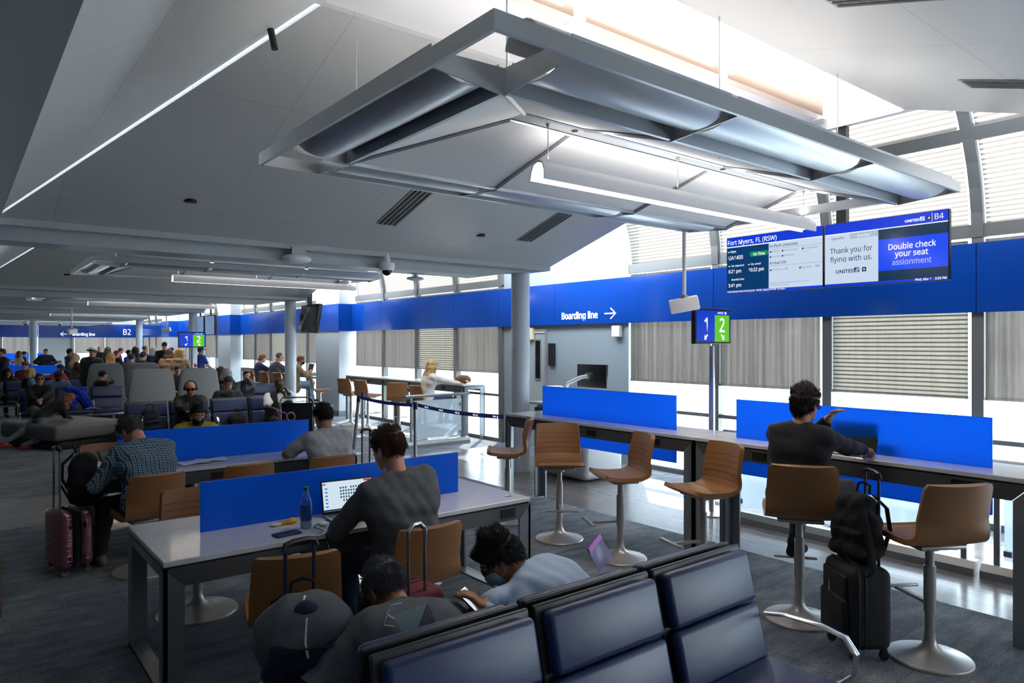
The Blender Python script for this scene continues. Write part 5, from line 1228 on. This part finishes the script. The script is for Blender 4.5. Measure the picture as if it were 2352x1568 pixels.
who('man in a dark blue jacket at the far left edge', 8, 800, 22, 'stand', 250, .02, skin='pink', hair='brown', style='short', top='1b2444', bottom='1a1c22')
who('woman in a beige top near the end windows', 42, 806, 30, 'stand', 60, .022, hair='brown', style='bob', top='c8b096', bottom='3a3c44')
who('person with a dark backpack and olive jacket near the end windows', 54, 807, 31.5, 'stand', 80, .022, hair='brown', style='short', top='3b3a2a', bottom='2a2c30', cap=('peak', '222222'))
who('man in a black mask and grey hooded top looking right', 158, 800, 24, 'stand', 80, .02, skin='tan', hair='black', style='short', top='3c3f43', bottom='22242a', mask=M_mask, hood=True)
hj = who('woman in a beige headscarf looking right', 173, 812, 21.6, 'stand', 75, .018, skin='tan', hair='black', style='bald', top='4a3a34', bottom='2a2422', coat=.4, cap=None)
who('bald man in a dark suit in front of the end windows', 229, 795, 31, 'stand', 200, .024, skin='pink', hair='grey', style='bald', top='1a2236', bottom='1a2030', vest='14182a')
who('dark-haired person in a black jacket in the queue', 246, 797, 27.5, 'stand', 60, .024, hair='dkbrown', style='bob', top='1c1d20', bottom='202226')
who('blonde woman with straight hair just behind the tall sofas', 254, 809, 21.0, 'stand', 5, .018, hair='blond', style='long', top='17181b', bottom='1d1f24')
who('person in a red cap in the queue', 266, 805, 24.5, 'stand', 50, .022, hair='grey', style='short', top='2a1c20', bottom='1c1d22', cap=('beanie', 'b3182a'))
who('brown-haired man in the queue looking down', 273, 798, 28.6, 'stand', 90, .024, hair='brown', style='short', top='22242a', bottom='202226', hpitch=12)
who('woman in a bright blue top with dark hair tied back', 294, 803, 26.2, 'stand', 120, .022, skin='tan', hair='black', style='bun', top='2434a0', bottom='202226')
who('woman with long dark hair and a teal jacket', 311, 795, 27.4, 'stand', 15, .022, hair='dkbrown', style='long', top='2f5560', bottom='202226')
who('man with cropped black hair looking right by the column', 331, 794, 28.2, 'stand', 70, .022, skin='tan', hair='black', style='crop', top='2a2c30', bottom='202226')
who('white-haired person in a navy jacket in the queue', 352, 797, 26.6, 'stand', 10, .022, hair='white', style='bob', top='27324a', bottom='202226')
who('tall man in a black jacket, the highest head in the queue', 377, 785, 25.2, 'stand', 20, .02, skin='pink', hair='dkbrown', style='crop', top='17181b', bottom='1c1d22', fat=1.2)
who('dark-haired person just right of the tallest man', 393, 797, 28.4, 'stand', 30, .024, hair='black', style='short', top='16171b', bottom='1c1d22')
who('person with brown hair in a tan hooded top seen from behind', 388, 801, 20.6, 'stand', 5, .018, hair='brown', style='bob', top='a58a72', bottom='a58a72', hood=True, fat=1.05)
who('person with fair hair in a sandy hooded top seen from behind', 412, 800, 20.2, 'stand', 30, .018, hair='blond', style='long', top='b99a7c', bottom='b09478', hood=True)
who('dark-haired person in a grey jacket behind the tall sofas', 299, 814, 21.6, 'sit', 40, .02, skin='tan', hair='black', style='short', top='6a6d72')
who('man in a black jacket in profile behind the tall sofas', 324, 809, 20.8, 'sit', 60, .02, skin='tan', hair='black', style='short', top='121316')
who('agent in a navy polo shirt and black cap beside the column', 459, 797, 25.4, 'stand', 55, .018, skin='tan', hair='black', style='short', top='16307a', bottom='1c2338', sleeve='short', cap=('peak', '14161a'))
who('top of a dark-haired head behind the left tall sofa pair', 349, 840, 19.0, 'sit', 172, .016, skin='light', hair='dkbrown', style='short', top='22242a')
who('top of a dark-haired head between the tall sofas', 405, 841, 19.6, 'sit', 160, .016, skin='light', hair='black', style='short', top='22242a')
who('person in a red knit cap behind the tall sofas', 440, 840, 22.2, 'sit', 120, .016, hair='brown', style='crop', top='3a2224', cap=('beanie', '8c1a24'))
who('dark-haired man of the couple, back turned', 226, 868, 17.05, 'sit', 60, .014, skin='pink', hair='black', style='short', top='17181c', lean=8)
who('woman of the couple taking a photo with a phone', 239, 858, 18.0, 'sit', 170, .014, skin='light', hair='black', style='short', top='2b2d30', R=lw(243, 17.3, 1.06), L=lw(247, 17.3, 1.02))
who('dark-haired person beyond the distant blue screen', 19, 829, 29, 'sit', 170, .02, skin='pink', hair='black', style='short', top='28323f')
# the headscarf
S = SDF(); x_, y_ = at(173, 21.6); zt_ = 1.92-24*21.6/1613; S.ell((0, -.01, zt_-.12), (.11, .125, .135), None, .02).cap((0, -.02, zt_-.20), (0, -.05, zt_-.34), .10, .15, k=.06); S.cutell((0, .12, zt_-.15), (.072, .09, .09)); vs_, fs_ = S.mesh(.014)
npobj('headscarf', vs_, fs_, cloth('b39a7c'), hj)
# ================================================================ LUGGAGE AND SMALL THINGS
def hard_mat(name, hexc, rough=.3, metal=.6): return mat(name, hexc, rough, metal)
M_rose = mat('rose_shell', 'a8757a', .28, .75); M_sblack = mat('suitcase_black', '131418', .7, bump=(260, .2)); M_red = mat('suitcase_maroon', '6e1626', .7, bump=(240, .2)); M_brown = mat('suitcase_brown', '4a3626', .7, bump=(240, .2)); M_sgrey = mat('suitcase_grey', '35383d', .5)
M_rod = mat('handle_rod', 'a9adb4', .25, .9); M_rodd = mat('handle_rod_dark', '4a5468', .3, .8); M_zip = mat('zip_metal', '9a9a98', .3, 1); M_glow = mat('white_plastic', 'e6e8ea', .4)
def suitcase(label, x, y, rz, w, d, h, m, handle=None, ribs=False, pocket=False, rod=None, grip=None, hw=.15, group=None):
    """local x = broad width, y = depth; handle = height of the pulled-out grip"""
    t = thing('suitcase', label, 'suitcase', (x, y, 0), rz, group); z0 = .065; zt = h
    if ribs:
        for s in (-1, 1):
            a, b = (.022, d/2) if s > 0 else (-d/2, -.022)
            sh = MB().rbox(-w/2, w/2, a, b, z0, zt, .045, 4).build('shell', m, t)
            mb = MB()
            for i in range(9):
                z = z0+.06+i*(zt-z0-.12)/8; yo = s*(d/2+.001)
                mb.tube([(-w/2-.002, s*.05, z), (-w/2-.002, s*(d/2-.045), z), (-w/2+.045, yo, z), (w/2-.045, yo, z), (w/2+.002, s*(d/2-.045), z), (w/2+.002, s*.05, z)], .0055, 6)
            mb.build('rib', m, sh)
            for zz in (z0+.07, zt-.12):
                MB().rbox(w/2-.004, w/2+.006, s*.055-.011, s*.055+.011, zz-.03, zz+.03, .004).build('bumper_foot', M_blk, sh)
        MB().rbox(-w/2+.006, w/2-.006, -.03, .03, z0+.006, zt-.006, .03, 3).build('zip_band', M_blkf, t)
    else:
        MB().rbox(-w/2, w/2, -d/2, d/2, z0, zt, .05, 4).build('body', m, t)
        mb = MB()
        for yo in (d/2-.05, d/2-.09):
            P = [(sx*(w/2+.001-.05)+.05*math.cos(a), yo, cz+.05*math.sin(a)) for sx, cz, a0 in ((1, zt+.001-.05, 0), (-1, zt+.001-.05, 90), (-1, z0-.001+.05, 180), (1, z0-.001+.05, 270)) for a in [math.radians(a0+22.5*k) for k in range(5)]]
            mb.tube(P, .0045, 5, closed=True)
        mb.build('zip', M_blk, t)
        MB().rbox(w/2, w/2+.006, d/2-.075, d/2-.065, zt*.45, zt*.55, .002, 1).build('zip_pull', M_zip, t)
        if pocket:
            MB().rbox(-w/2+.03, w/2-.03, d/2-.01, d/2+.035, z0+.04, z0+.30, .04, 3).build('front_pocket', m, t); MB().rbox(-w/2+.04, w/2-.04, d/2-.01, d/2+.02, z0+.29, zt-.05, .03, 3).build('upper_pocket', m, t)
            MB().prism([(w*.12, zt-.10), (w*.16, zt-.19), (w*.09, zt-.22)], 'y', d/2+.018, d/2+.024).build('reflective_tab', mat('tab_grey', '8d9299', .5), t, smooth=0)
    for sx in (-1, 1):
        for sy in (-1, 1):
            wh = MB().tube([(sx*(w/2-.04)-.012, sy*(d/2-.04), .028), (sx*(w/2-.04)+.012, sy*(d/2-.04), .028)], .027, 14).build('wheel', M_rose if ribs else M_blk, t)
            MB().box(sx*(w/2-.04)-.015, sx*(w/2-.04)+.015, sy*(d/2-.04)-.015, sy*(d/2-.04)+.015, .035, .075).build('fork', M_blk, wh, smooth=0)
    if handle:
        yb = -d/2+.035; mb = MB()
        for s in (-1, 1): mb.cyl((s*hw/2, yb, zt-.05), (s*hw/2, yb, handle-.02), .009, n=10)
        mb.build('telescopic_rod', rod or M_rod, t)
        if grip == 'loop': MB().tube([(-hw/2, yb, handle-.06), (-hw/2, yb, handle-.03), (-hw/2+.03, yb, handle), (hw/2-.03, yb, handle), (hw/2, yb, handle-.03), (hw/2, yb, handle-.06)], .012, 10).build('grip', M_rod, t); 
        else: MB().tube([(-hw/2-.012, yb, handle-.035), (-hw/2, yb, handle-.008), (-hw/4, yb, handle), (hw/4, yb, handle), (hw/2, yb, handle-.008), (hw/2+.012, yb, handle-.035)], .014, 10).build('grip', M_blk, t)
    return t
def blob(name, fn, m, parent=None, h=.011, wr=.006, cuts=()):
    S = SDF(); S.wr = wr; fn(S)
    for c in cuts: S.cutplane(*c)
    vs_, fs_ = S.mesh(h); return npobj(name, vs_, fs_, m, parent)
def backpack(label, x, y, z, rz, w=.32, d=.18, h=.45, m=None, rot=None, pocket=None, straps=True, emblem=False, cat='backpack'):
    t = thing('backpack', label, cat, (x, y, z), rz)
    if rot: t.rotation_euler = rot
    m = m or M_blkf; r = d*.5
    blob('body', lambda S: (S.chain([(-w/2+r, 0, r*.9), (w/2-r, 0, r*.9)], [r, r], .05), S.chain([(-w/2+r, 0, h*.5), (w/2-r, 0, h*.5)], [r*1.0, r*1.0], .09), S.chain([(-w/2+r*1.3, 0, h-r), (w/2-r*1.3, 0, h-r)], [r*.85, r*.85], .08)), m, t, cuts=(((0, 0, 0.0), (0, 0, -1)),))
    blob('front_pocket', lambda S: (S.chain([(-w*.30, d*.42, h*.18), (w*.30, d*.42, h*.18)], [d*.22]*2, .04), S.chain([(-w*.26, d*.40, h*.42), (w*.26, d*.40, h*.42)], [d*.2]*2, .05)), pocket or m, t, cuts=(((0, 0, 0.0), (0, 0, -1)),))
    MB().tube([(-.05, -r*.5, h-.02), (-.045, -r*.6, h+.03), (0, -r*.6, h+.045), (.045, -r*.6, h+.03), (.05, -r*.5, h-.02)], .009, 8).build('grab_handle', M_blkf, t)
    if straps:
        for s in (-1, 1): MB().tube([(s*w*.2, -r*.7, h-.03), (s*w*.27, -r-.05, h*.75), (s*w*.33, -r-.055, h*.45), (s*w*.36, -r*.8, h*.12)], .02, 8, flat=(1.2, .4)).build('strap', M_blkf, t)
    MB().tube([(-w*.30, d*.64, h*.44), (0, d*.665, h*.47), (w*.30, d*.64, h*.44)], .004, 6).build('zip', M_zip if emblem else M_blk, t)
    return t
suitcase('rose-gold ribbed hard suitcase with a black backpack on top', .77, 6.97, math.radians(-76), .37, .25, .53, M_rose, 1.05, ribs=True, hw=.13)
t = backpack('black backpack hung on the handle of the rose-gold suitcase', .885, 7.01, .535, math.radians(-100), .34, .22, .47, emblem=True)
textmesh('lettering', 'OSF', .03, M_glow, Matrix.Translation((.04, .138, .30)) @ Matrix.Rotation(PI/2, 4, 'X') @ Matrix.Rotation(PI, 4, 'Y'), t, .001)
suitcase('black soft suitcase standing between the two stools at the right', 4.433, 2.094, math.radians(52.3), .37, .26, .555, M_sblack, 1.12, pocket=True, rod=M_rodd, hw=.16)
t = backpack('black backpack with side strap resting on the black suitcase at the right', 4.45, 2.10, .56, math.radians(70), .33, .19, .44)
MB().tube([(-.12, .08, .35), (-.20, .11, .18), (-.23, .10, 0), (-.17, .09, -.05), (-.06, .10, .02), (.02, .11, .12)], .018, 8, flat=(1.3, .4)).build('strap', M_blkf, t)
suitcase('dark suitcase with tall black handle under the grey and blue backpack', 1.22, 2.94, .15, .36, .24, .56, M_sblack, 1.045, rod=M_rodd, hw=.14).rotation_euler = (0, 0, PI+.15)
t = backpack('grey and navy backpack with white cord beside the older man', 1.16, 2.86, .562, PI-.3, .38, .26, .30, cloth('5b6068'), pocket=cloth('1d2744'))
blob('navy_panel', lambda S: S.chain([(-.13, .06, .06), (-.12, .07, .20), (0, .08, .27), (.12, .07, .20), (.13, .06, .06)], [.03]*5, .02), cloth('1d2744'), t)
MB().tube([(.0, .02, .30), (.01, .07, .285), (0, .12, .24), (.01, .155, .16), (0, .165, .10)], .006, 6).build('white_cord', M_glow, t)
t = thing('carabiner', 'green clip hanging from the grey and navy backpack at the bottom edge', 'clip', (1.02, 2.55, .50)); MB().tube([(.03*math.cos(a), 0, .045*math.sin(a)) for a in [2*PI*i/16 for i in range(16)]], .007, 8, closed=True).build('ring', mat('clip_green', '37c22a', .4), t)
suitcase('maroon suitcase with a silver handle behind the older man', 1.78, 3.08, .1, .34, .24, .70, M_red, 1.03, grip='loop', hw=.10)
backpack('black backpack on the floor beside the man with the laptop', 1.83, 3.50, 0, .3, .32, .22, .60)
suitcase('dark brown suitcase at the left edge of the picture', .07, 5.85, .2, .36, .25, .50, M_brown)
suitcase('black suitcase with a long black handle beside the man in the grey polo', 3.30, 6.62, .1, .34, .22, .58, M_sblack, 1.04, rod=M_blk, hw=.09)
suitcase('black suitcase with silver handle beyond the second table', 1.87, 10.28, 0, .36, .24, .60, M_sblack, .97, hw=.14)
suitcase('grey suitcase under the farther window counter', 6.72, 20.6, .3, .36, .26, .64, M_sgrey, 1.0)
backpack('navy backpack on the seat left of the bald man', 2.60, 12.98, .43, PI, .32, .18, .42, cloth('1a2033')); backpack('black backpack on the lap of the bald man', 3.27, 12.72, .60, PI+.2, .30, .16, .34, straps=False)
backpack('black shoulder bag on the seat beside the man in black and white', 4.02, 13.0, .43, PI, .30, .16, .26, cloth('14161a'), cat='bag')
backpack('black backpack on the floor under the grey ottoman end', 2.35, 14.35, 0, PI, .34, .2, .34)
# shared drawing of an open laptop
def laptop(label, x, y, z, rz, w=.34, d=.235, tilt=18, screen=None, body=M_sgrey):
    t = thing('laptop', label, 'laptop', (x, y, z), rz)
    MB().rbox(-w/2, w/2, -d, 0, 0, .014, .004, 1).build('base', mat('laptop_silver', '9a9ea3', .35, .6), t, smooth=0); MB().box(-w/2+.02, w/2-.02, -d*.58, -.02, .0142, .016).build('keyboard', M_blk, t, smooth=0)
    T = Matrix.Translation((0, 0, .012)) @ Matrix.Rotation(math.radians(-tilt), 4, 'X')
    mb = MB(); mb.T = T; mb.rbox(-w/2, w/2, -.002, .006, 0, .225, .003, 1); lid = mb.build('lid', M_blk, t, smooth=0)
    mb = MB(); mb.T = T; mb.box(-w/2+.01, w/2-.01, -.0035, -.002, .02, .215); mb.build('screen', screen or mat('dark_glass', '10141c', .1), lid, smooth=0); return t, lid, T
t, lid, T = laptop('open laptop with a bright slide page in front of the man in the grey pullover', 2.13, 4.46, .752, -.10, .37, .24, 14, emis('laptop_page', 'cfe2ee', 1.0))
def sr(nm, x0, x1, z0, z1, m):
    mb = MB(); mb.T = T
    mb.box(x0, x1, -.0048, -.0036, z0, z1); return mb
mb = MB(); mb.T = T
for r in range(5):
    for c in range(11):
        if (r*11+c*7) % 13 == 0: continue
        mb.box(-.055+c*.0185, -.055+c*.0185+.010, -.0046, -.0036, .078+r*.021, .078+r*.021+.013)
mb.build('icon_grid', emis('laptop_icons', '24485c'), lid, smooth=0)
mb = MB(); mb.T = T
for r in range(6): mb.box(-.160, -.142, -.0046, -.0036, .045+r*.024, .045+r*.024+.010)
mb.build('slide_list', emis('laptop_blue', '2a86d8'), lid, smooth=0)
sr('b', -.175, .175, .021, .031, 0).build('task_bar', emis('laptop_dark', '10243a'), lid, smooth=0); sr('r', .118, .172, .200, .213, 0).build('red_tab', emis('laptop_red', 'b8321e'), lid, smooth=0); sr('r', -.174, -.152, .196, .205, 0).build('red_tab', emis('laptop_red', 'b8321e'), lid, smooth=0)
laptop('open laptop with a dark screen in front of the woman in black', 5.50, 2.63, 1.071, -PI/2-.02, .36, .20, 14, mat('laptop_dull', '23282c', .3))
laptop('small laptop on the farther counter in front of the man in dark grey', 8.02, 20.2, 1.101, -PI/2, .34, .16, 14, emis('laptop_teal', '1f4a52', .8))
laptop('laptop with a blue-grey lid on the farther counter by the person in tan', 8.0, 18.95+.35, 1.101, -PI/2, .34, .16, 14)
# bottle
t = thing('water_bottle', 'clear water bottle with blue label and green cap on the near table', 'bottle', (1.75, 4.285, .751))
M_pet = glass_mat('bottle_plastic', (.86, .93, .98), .10)
MB().lathe([(.030, 0), (.035, .006), (.036, .03), (.034, .045), (.036, .06), (.036, .15), (.034, .17), (.024, .205), (.014, .228), (.0135, .24)], 28).build('body', M_pet, t, 60)
MB().lathe([(.0335, .05), (.0365, .062), (.0365, .142), (.0335, .15)], 28).build('blue_label', mat('label_blue', '1d4f9e', .35), t, 60); MB().lathe([(.031, .004), (.033, .01), (.033, .05), (.030, .052)], 24).build('water', mat('water', '7fa9c6', .05, alpha=.55), t, 60)
MB().lathe([(.0155, .238), (.0155, .258), (.014, .262)], 18).build('green_cap', mat('cap_green', '1c7a34', .4), t)
t = thing('phone', 'dark blue phone lying on the near table', 'phone', (1.60, 4.215, .751), .12); MB().rbox(-.08, .08, -.042, .042, 0, .012, .005).build('case', mat('phone_blue', '1c2c5c', .5), t)
t = thing('earbud_case', 'white earbud case on the near table beside the laptop', 'earbud case', (1.862, 4.262, .751)); MB().ell((0, 0, .014), (.034, .024, .014), 18, 10).build('case', M_glow, t)
t = thing('snack_bag', 'crumpled yellow and white snack bag on the near table', 'snack bag', (1.68, 4.46, .752), .15); blob('bag', lambda S: (S.chain([(-.07, 0, .008), (.07, .01, .012)], [.014, .017], .03), S.ell((.03, 0, .012), (.05, .035, .014))), mat('snack_yellow', 'd8a41e', .35), t, .006, .006, (((0, 0, 0), (0, 0, -1)),)); blob('white_end', lambda S: S.ell((-.055, .01, .010), (.04, .035, .012)), mat('snack_white', 'd9d2d8', .3), t, .006, .006, (((0, 0, 0), (0, 0, -1)),))
def cable(label, pts, r=.0028, m=None, group=None):
    P = [Vector(p) for p in pts]; Q = []
    for i in range(len(P)-1):
        p0, p1, p2, p3 = P[max(i-1, 0)], P[i], P[i+1], P[min(i+2, len(P)-1)]
        for k in range(6):
            u = k/6; Q.append(.5*((2*p1)+(p2-p0)*u+(2*p0-5*p1+4*p2-p3)*u*u+(3*p1-p0-3*p2+p3)*u**3))
    Q.append(P[-1]); return tag(MB().tube(Q, r, 6).build('charging_cable', m or M_blk, None, 60), label, 'cable', group)
t = thing('power_adapter', 'white power adapter plugged in under the edge of the near table', 'adapter', (1.60, 4.05, .635)); MB().rbox(-.03, .03, -.03, .045, -.03, .03, .006).build('block', M_glow, t)
tag(MB().box(1.55, 1.67, 4.084, 4.10, .60, .67).build('power_outlet', M_outlet, smooth=0), 'black outlet under the edge of the near table', 'outlet')
cable('white cable from the phone over the table edge to the adapter', [(1.68, 4.20, .757), (1.76, 4.12, .757), (1.78, 4.07, .74), (1.80, 4.03, .62), (1.74, 4.0, .45), (1.64, 4.01, .56), (1.61, 4.03, .605)], m=M_glow)
cable('black cable from the laptop over the table edge', [(1.94, 4.36, .757), (1.80, 4.28, .757), (1.80, 4.16, .757), (1.79, 4.07, .745), (1.77, 4.04, .62), (1.66, 4.05, .60)])
cable('black cable lying on the carpet by the table leg', [(3.42, 4.4, .006), (3.50, 4.25, .006), (3.58, 4.30, .006), (3.55, 4.45, .006), (3.40, 4.52, .006)], .006)
tag(MB().lathe([(.030, 0), (.032, .003), (.026, .004), (.024, .002)], 24).build('cable_port', M_steel, loc=(3.33, 4.22, .750)), 'round steel cable port near the right end of the near table', 'cable port')
t = thing('tablet', 'dark tablet held over the table by the man in plaid', 'tablet', (1.14, 7.09, .905)); t.rotation_euler = (.75, 0, .25); MB().rbox(-.13, .13, -.09, .09, -.006, .004, .003, 1).build('case', M_blk, t, smooth=0); MB().box(-.12, .12, -.08, .08, .0045, .0055).build('screen', mat('tablet_screen', '7d8478', .15), t, smooth=0)
for i, (x, y, r) in enumerate(((1.84, 7.28, .2), (2.02, 7.33, -.15))):
    o = MB().sheet(lambda u, v: (-.14+.28*u, -.10+.2*v, .004+.012*math.sin(3*u+2*v)**2), 8, 6, .002).build('paper_sheet', M_glow, loc=(x, y, .752)); o.rotation_euler = (0, 0, r); tag(o, 'crumpled white paper on the second table, %s sheet' % ('left' if i == 0 else 'right'), 'paper', 'papers on the second table')
t = thing('folded_mask', 'black folded mask standing on the counter right of the laptop', 'mask', (5.575, 2.37, 1.072), .3); blob('mask', lambda S: (S.ell((0, 0, .035), (.03, .07, .045)), S.cap((0, -.05, .02), (0, .05, .06), .02, .028, .03)), M_mask, t, .007, .003, (((0, 0, .001), (0, 0, -1)),))
t = thing('phone', 'phone with a lit white screen in the hands of the traveller in the striped shirt', 'phone', (1.80, 2.54, .775)); t.rotation_euler = (.7, -.1, .5); MB().rbox(-.037, .037, -.075, .075, -.004, .004, .003).build('case', M_blk, t); MB().box(-.034, .034, -.071, .071, .0042, .005).build('screen', emis('phone_page', 'dcdfe8'), t, smooth=0)
t = thing('zip_bag', 'clear zip bag with a purple strip behind the traveller in the striped shirt', 'bag', (2.31, 2.22, .915), .3); t.rotation_euler = (-.3, -.35, .3); MB().sheet(lambda u, v: (-.06+.12*u, .012*math.sin(5*u)*(1-v), .11*v), 10, 8, .0015).build('clear_film', acrylic_mat('zip_film', 'c9c4e4', .4, .45, .2), t); MB().box(-.06, .06, -.004, .004, .105, .128).build('zip_strip', mat('zip_purple', 'c04fc0', .4), t, smooth=0)
t = thing('phone', 'phone held up by the woman of the couple', 'phone', (*at(240, 17.25), 1.10), 0); MB().rbox(-.04, .04, -.006, .006, -.08, .08, .004).build('case', mat('phone_pale', 'b9bcc2', .3), t); t.rotation_euler = (0, 0, facing(240, 17.2, 0))
t = thing('phone', 'black phone in the hand of the bald man', 'phone', (*at(428, 11.68), .86), 0); MB().rbox(-.04, .04, -.006, .006, -.075, .075, .004).build('case', M_blk, t); t.rotation_euler = (-.5, 0, facing(428, 11.7, 0))
# mask pushed down behind the neck of the older man
t = thing('neck_mask', 'pale folded mask hanging behind the neck of the older man', 'mask', (1.43, 2.43, .80)); t.rotation_euler = (0, 0, face(.46, .89))
mb = MB(); pts = [(-.075, .0, .045), (.06, .0, .085), (-.01, -.05, -.075), (.035, -.055, .02), (.10, .03, -.02)]
def tri3(mb, a, b, c, th=.004):
    a, b, c = map(Vector, (a, b, c)); n = (b-a).cross(c-a).normalized()*th; mb.add([a, b, c, a+n, b+n, c+n], [(0, 1, 2), (5, 4, 3), (0, 3, 4, 1), (1, 4, 5, 2), (2, 5, 3, 0)])
tri3(mb, pts[0], pts[2], pts[1]); mb.mi = 1; tri3(mb, pts[1], pts[2], pts[4]); mb.build('folded_panel', [mat('mask_pale_blue', 'a9bcc2', .8), mat('mask_grey', '6c7476', .8)], t, smooth=0)
MB().tube([(-.07, 0, .03), (-.10, .0, .05), (-.085, .0, .085), (-.04, 0, .09)], .003, 6).tube([(-.07, 0, .0), (-.11, .01, .005), (-.10, 0, .04)], .003, 6).build('ear_loop', M_glow, t)
# far counter: handbag, jacket on the stool
t = thing('handbag', 'brown handbag with a pale scarf on the far counter', 'handbag', (8.08, 11.72, 1.111), .3); blob('body', lambda S: (S.ell((0, 0, .08), (.10, .20, .085)),), mat('bag_brown', '5a3520', .5), t, .012, .006, (((0, 0, 0), (0, 0, -1)),)); blob('scarf', lambda S: S.chain([(-.06, -.16, .03), (-.04, -.05, .12), (.02, .08, .13), (-.05, .2, .05)], [.025]*4, .02), cloth('c2a058'), t)
t = thing('jacket', 'grey jacket over the back of the stool of the blonde woman', 'jacket', (7.05, 11.86, .74)); blob('cloth', lambda S: (S.chain([(0, -.16, .30), (-.03, .16, .28)], [.06, .06], .05), S.chain([(-.05, -.12, .12), (-.06, .16, .05)], [.07, .06], .05)), cloth('4c535b'), t, .013, .012)
x_, y_ = at(180, 16.0); t = thing('jacket', 'bright blue jacket draped over a navy seat', 'jacket', (x_, y_, .45)); blob('cloth', lambda S: (S.chain([(-.2, .1, .42), (.12, .1, .40)], [.08, .07], .06), S.chain([(.05, .0, .30), (.22, -.1, .05)], [.10, .08], .06), S.chain([(-.1, .0, .2), (-.15, -.1, .06)], [.10, .08], .06)), cloth('1238c0'), t, .014, .012)
tag(MB().sheet(lambda u, v: (-.15+.3*u, -.1+.2*v, .01+.012*math.sin(4*u)), 6, 4, .003).build('paper_sheet', M_glow, loc=(*at(215, 15.9), .44)), 'white paper lying on a navy seat near the ottoman', 'paper')
# wheelchair beyond the second table
x_, y_ = at(684, 10.5); t = thing('wheelchair', 'black sling wheelchair with chrome tube frame beyond the second table', 'wheelchair', (x_, y_, 0), facing(684, 10.5, 8))
fr = MB()
fr.tube([(-.23, -.02, .45), (-.24, -.10, .95), (-.235, -.115, 1.07), (-.20, -.12, 1.12), (.20, -.12, 1.12), (.235, -.115, 1.07), (.24, -.10, .95), (.23, -.02, .45)], .013, 10); fr.build('back_tube', M_chrome, t)
MB().sheet(lambda u, v: (-.22+.44*u, -.03-.09*v-.025*math.sin(PI*u), .5+.54*v), 8, 6, .008).build('back_sling', M_blkf, t); MB().sheet(lambda u, v: (-.22+.44*u, 0+.40*v, .46-.02*math.sin(PI*u)), 8, 4, .01).build('seat_sling', M_blkf, t)
for s in (-1, 1):
    w_ = MB().tube([(s*.29, .02+.28*math.cos(a), .29+.28*math.sin(a)) for a in [2*PI*i/32 for i in range(32)]], .012, 8, closed=True).build('wheel', M_blk, t); mb = MB()
    for i in range(12): a = 2*PI*i/12; mb.cyl((s*.29, .02, .29), (s*.29, .02+.27*math.cos(a), .29+.27*math.sin(a)), .002, n=4)
    mb.build('spoke', M_chrome, w_); MB().tube([(s*.24, -.06, .68), (s*.25, .30, .68), (s*.25, .38, .60), (s*.24, .40, .10)], .011, 8).tube([(s*.24, .0, .45), (s*.24, .40, .45)], .011, 8).tube([(s*.24, 0, .45), (s*.27, .02, .29)], .011, 8).build('side_tube', M_chrome, t)
    MB().tube([(s*.235, .40, .055), (s*.255, .40, .055)], .055, 14).build('caster', M_blk, t)
for lab, px, m_, D in (('purple coiled band on the arm of the wheelchair', 650, mat('band_purple', '8a3fb0', .4), 10.15), ('tan coiled band on the arm of the wheelchair', 668, mat('band_tan', '9a8a78', .5), 10.15)):
    o = MB().tube([(.06*math.cos(a), .012*math.sin(3*a), .06*math.sin(a)) for a in [2*PI*i/20 for i in range(20)]], .012, 8, closed=True).build('coiled_band', m_, loc=(*at(px, D), .86)); tag(o, lab, 'band')
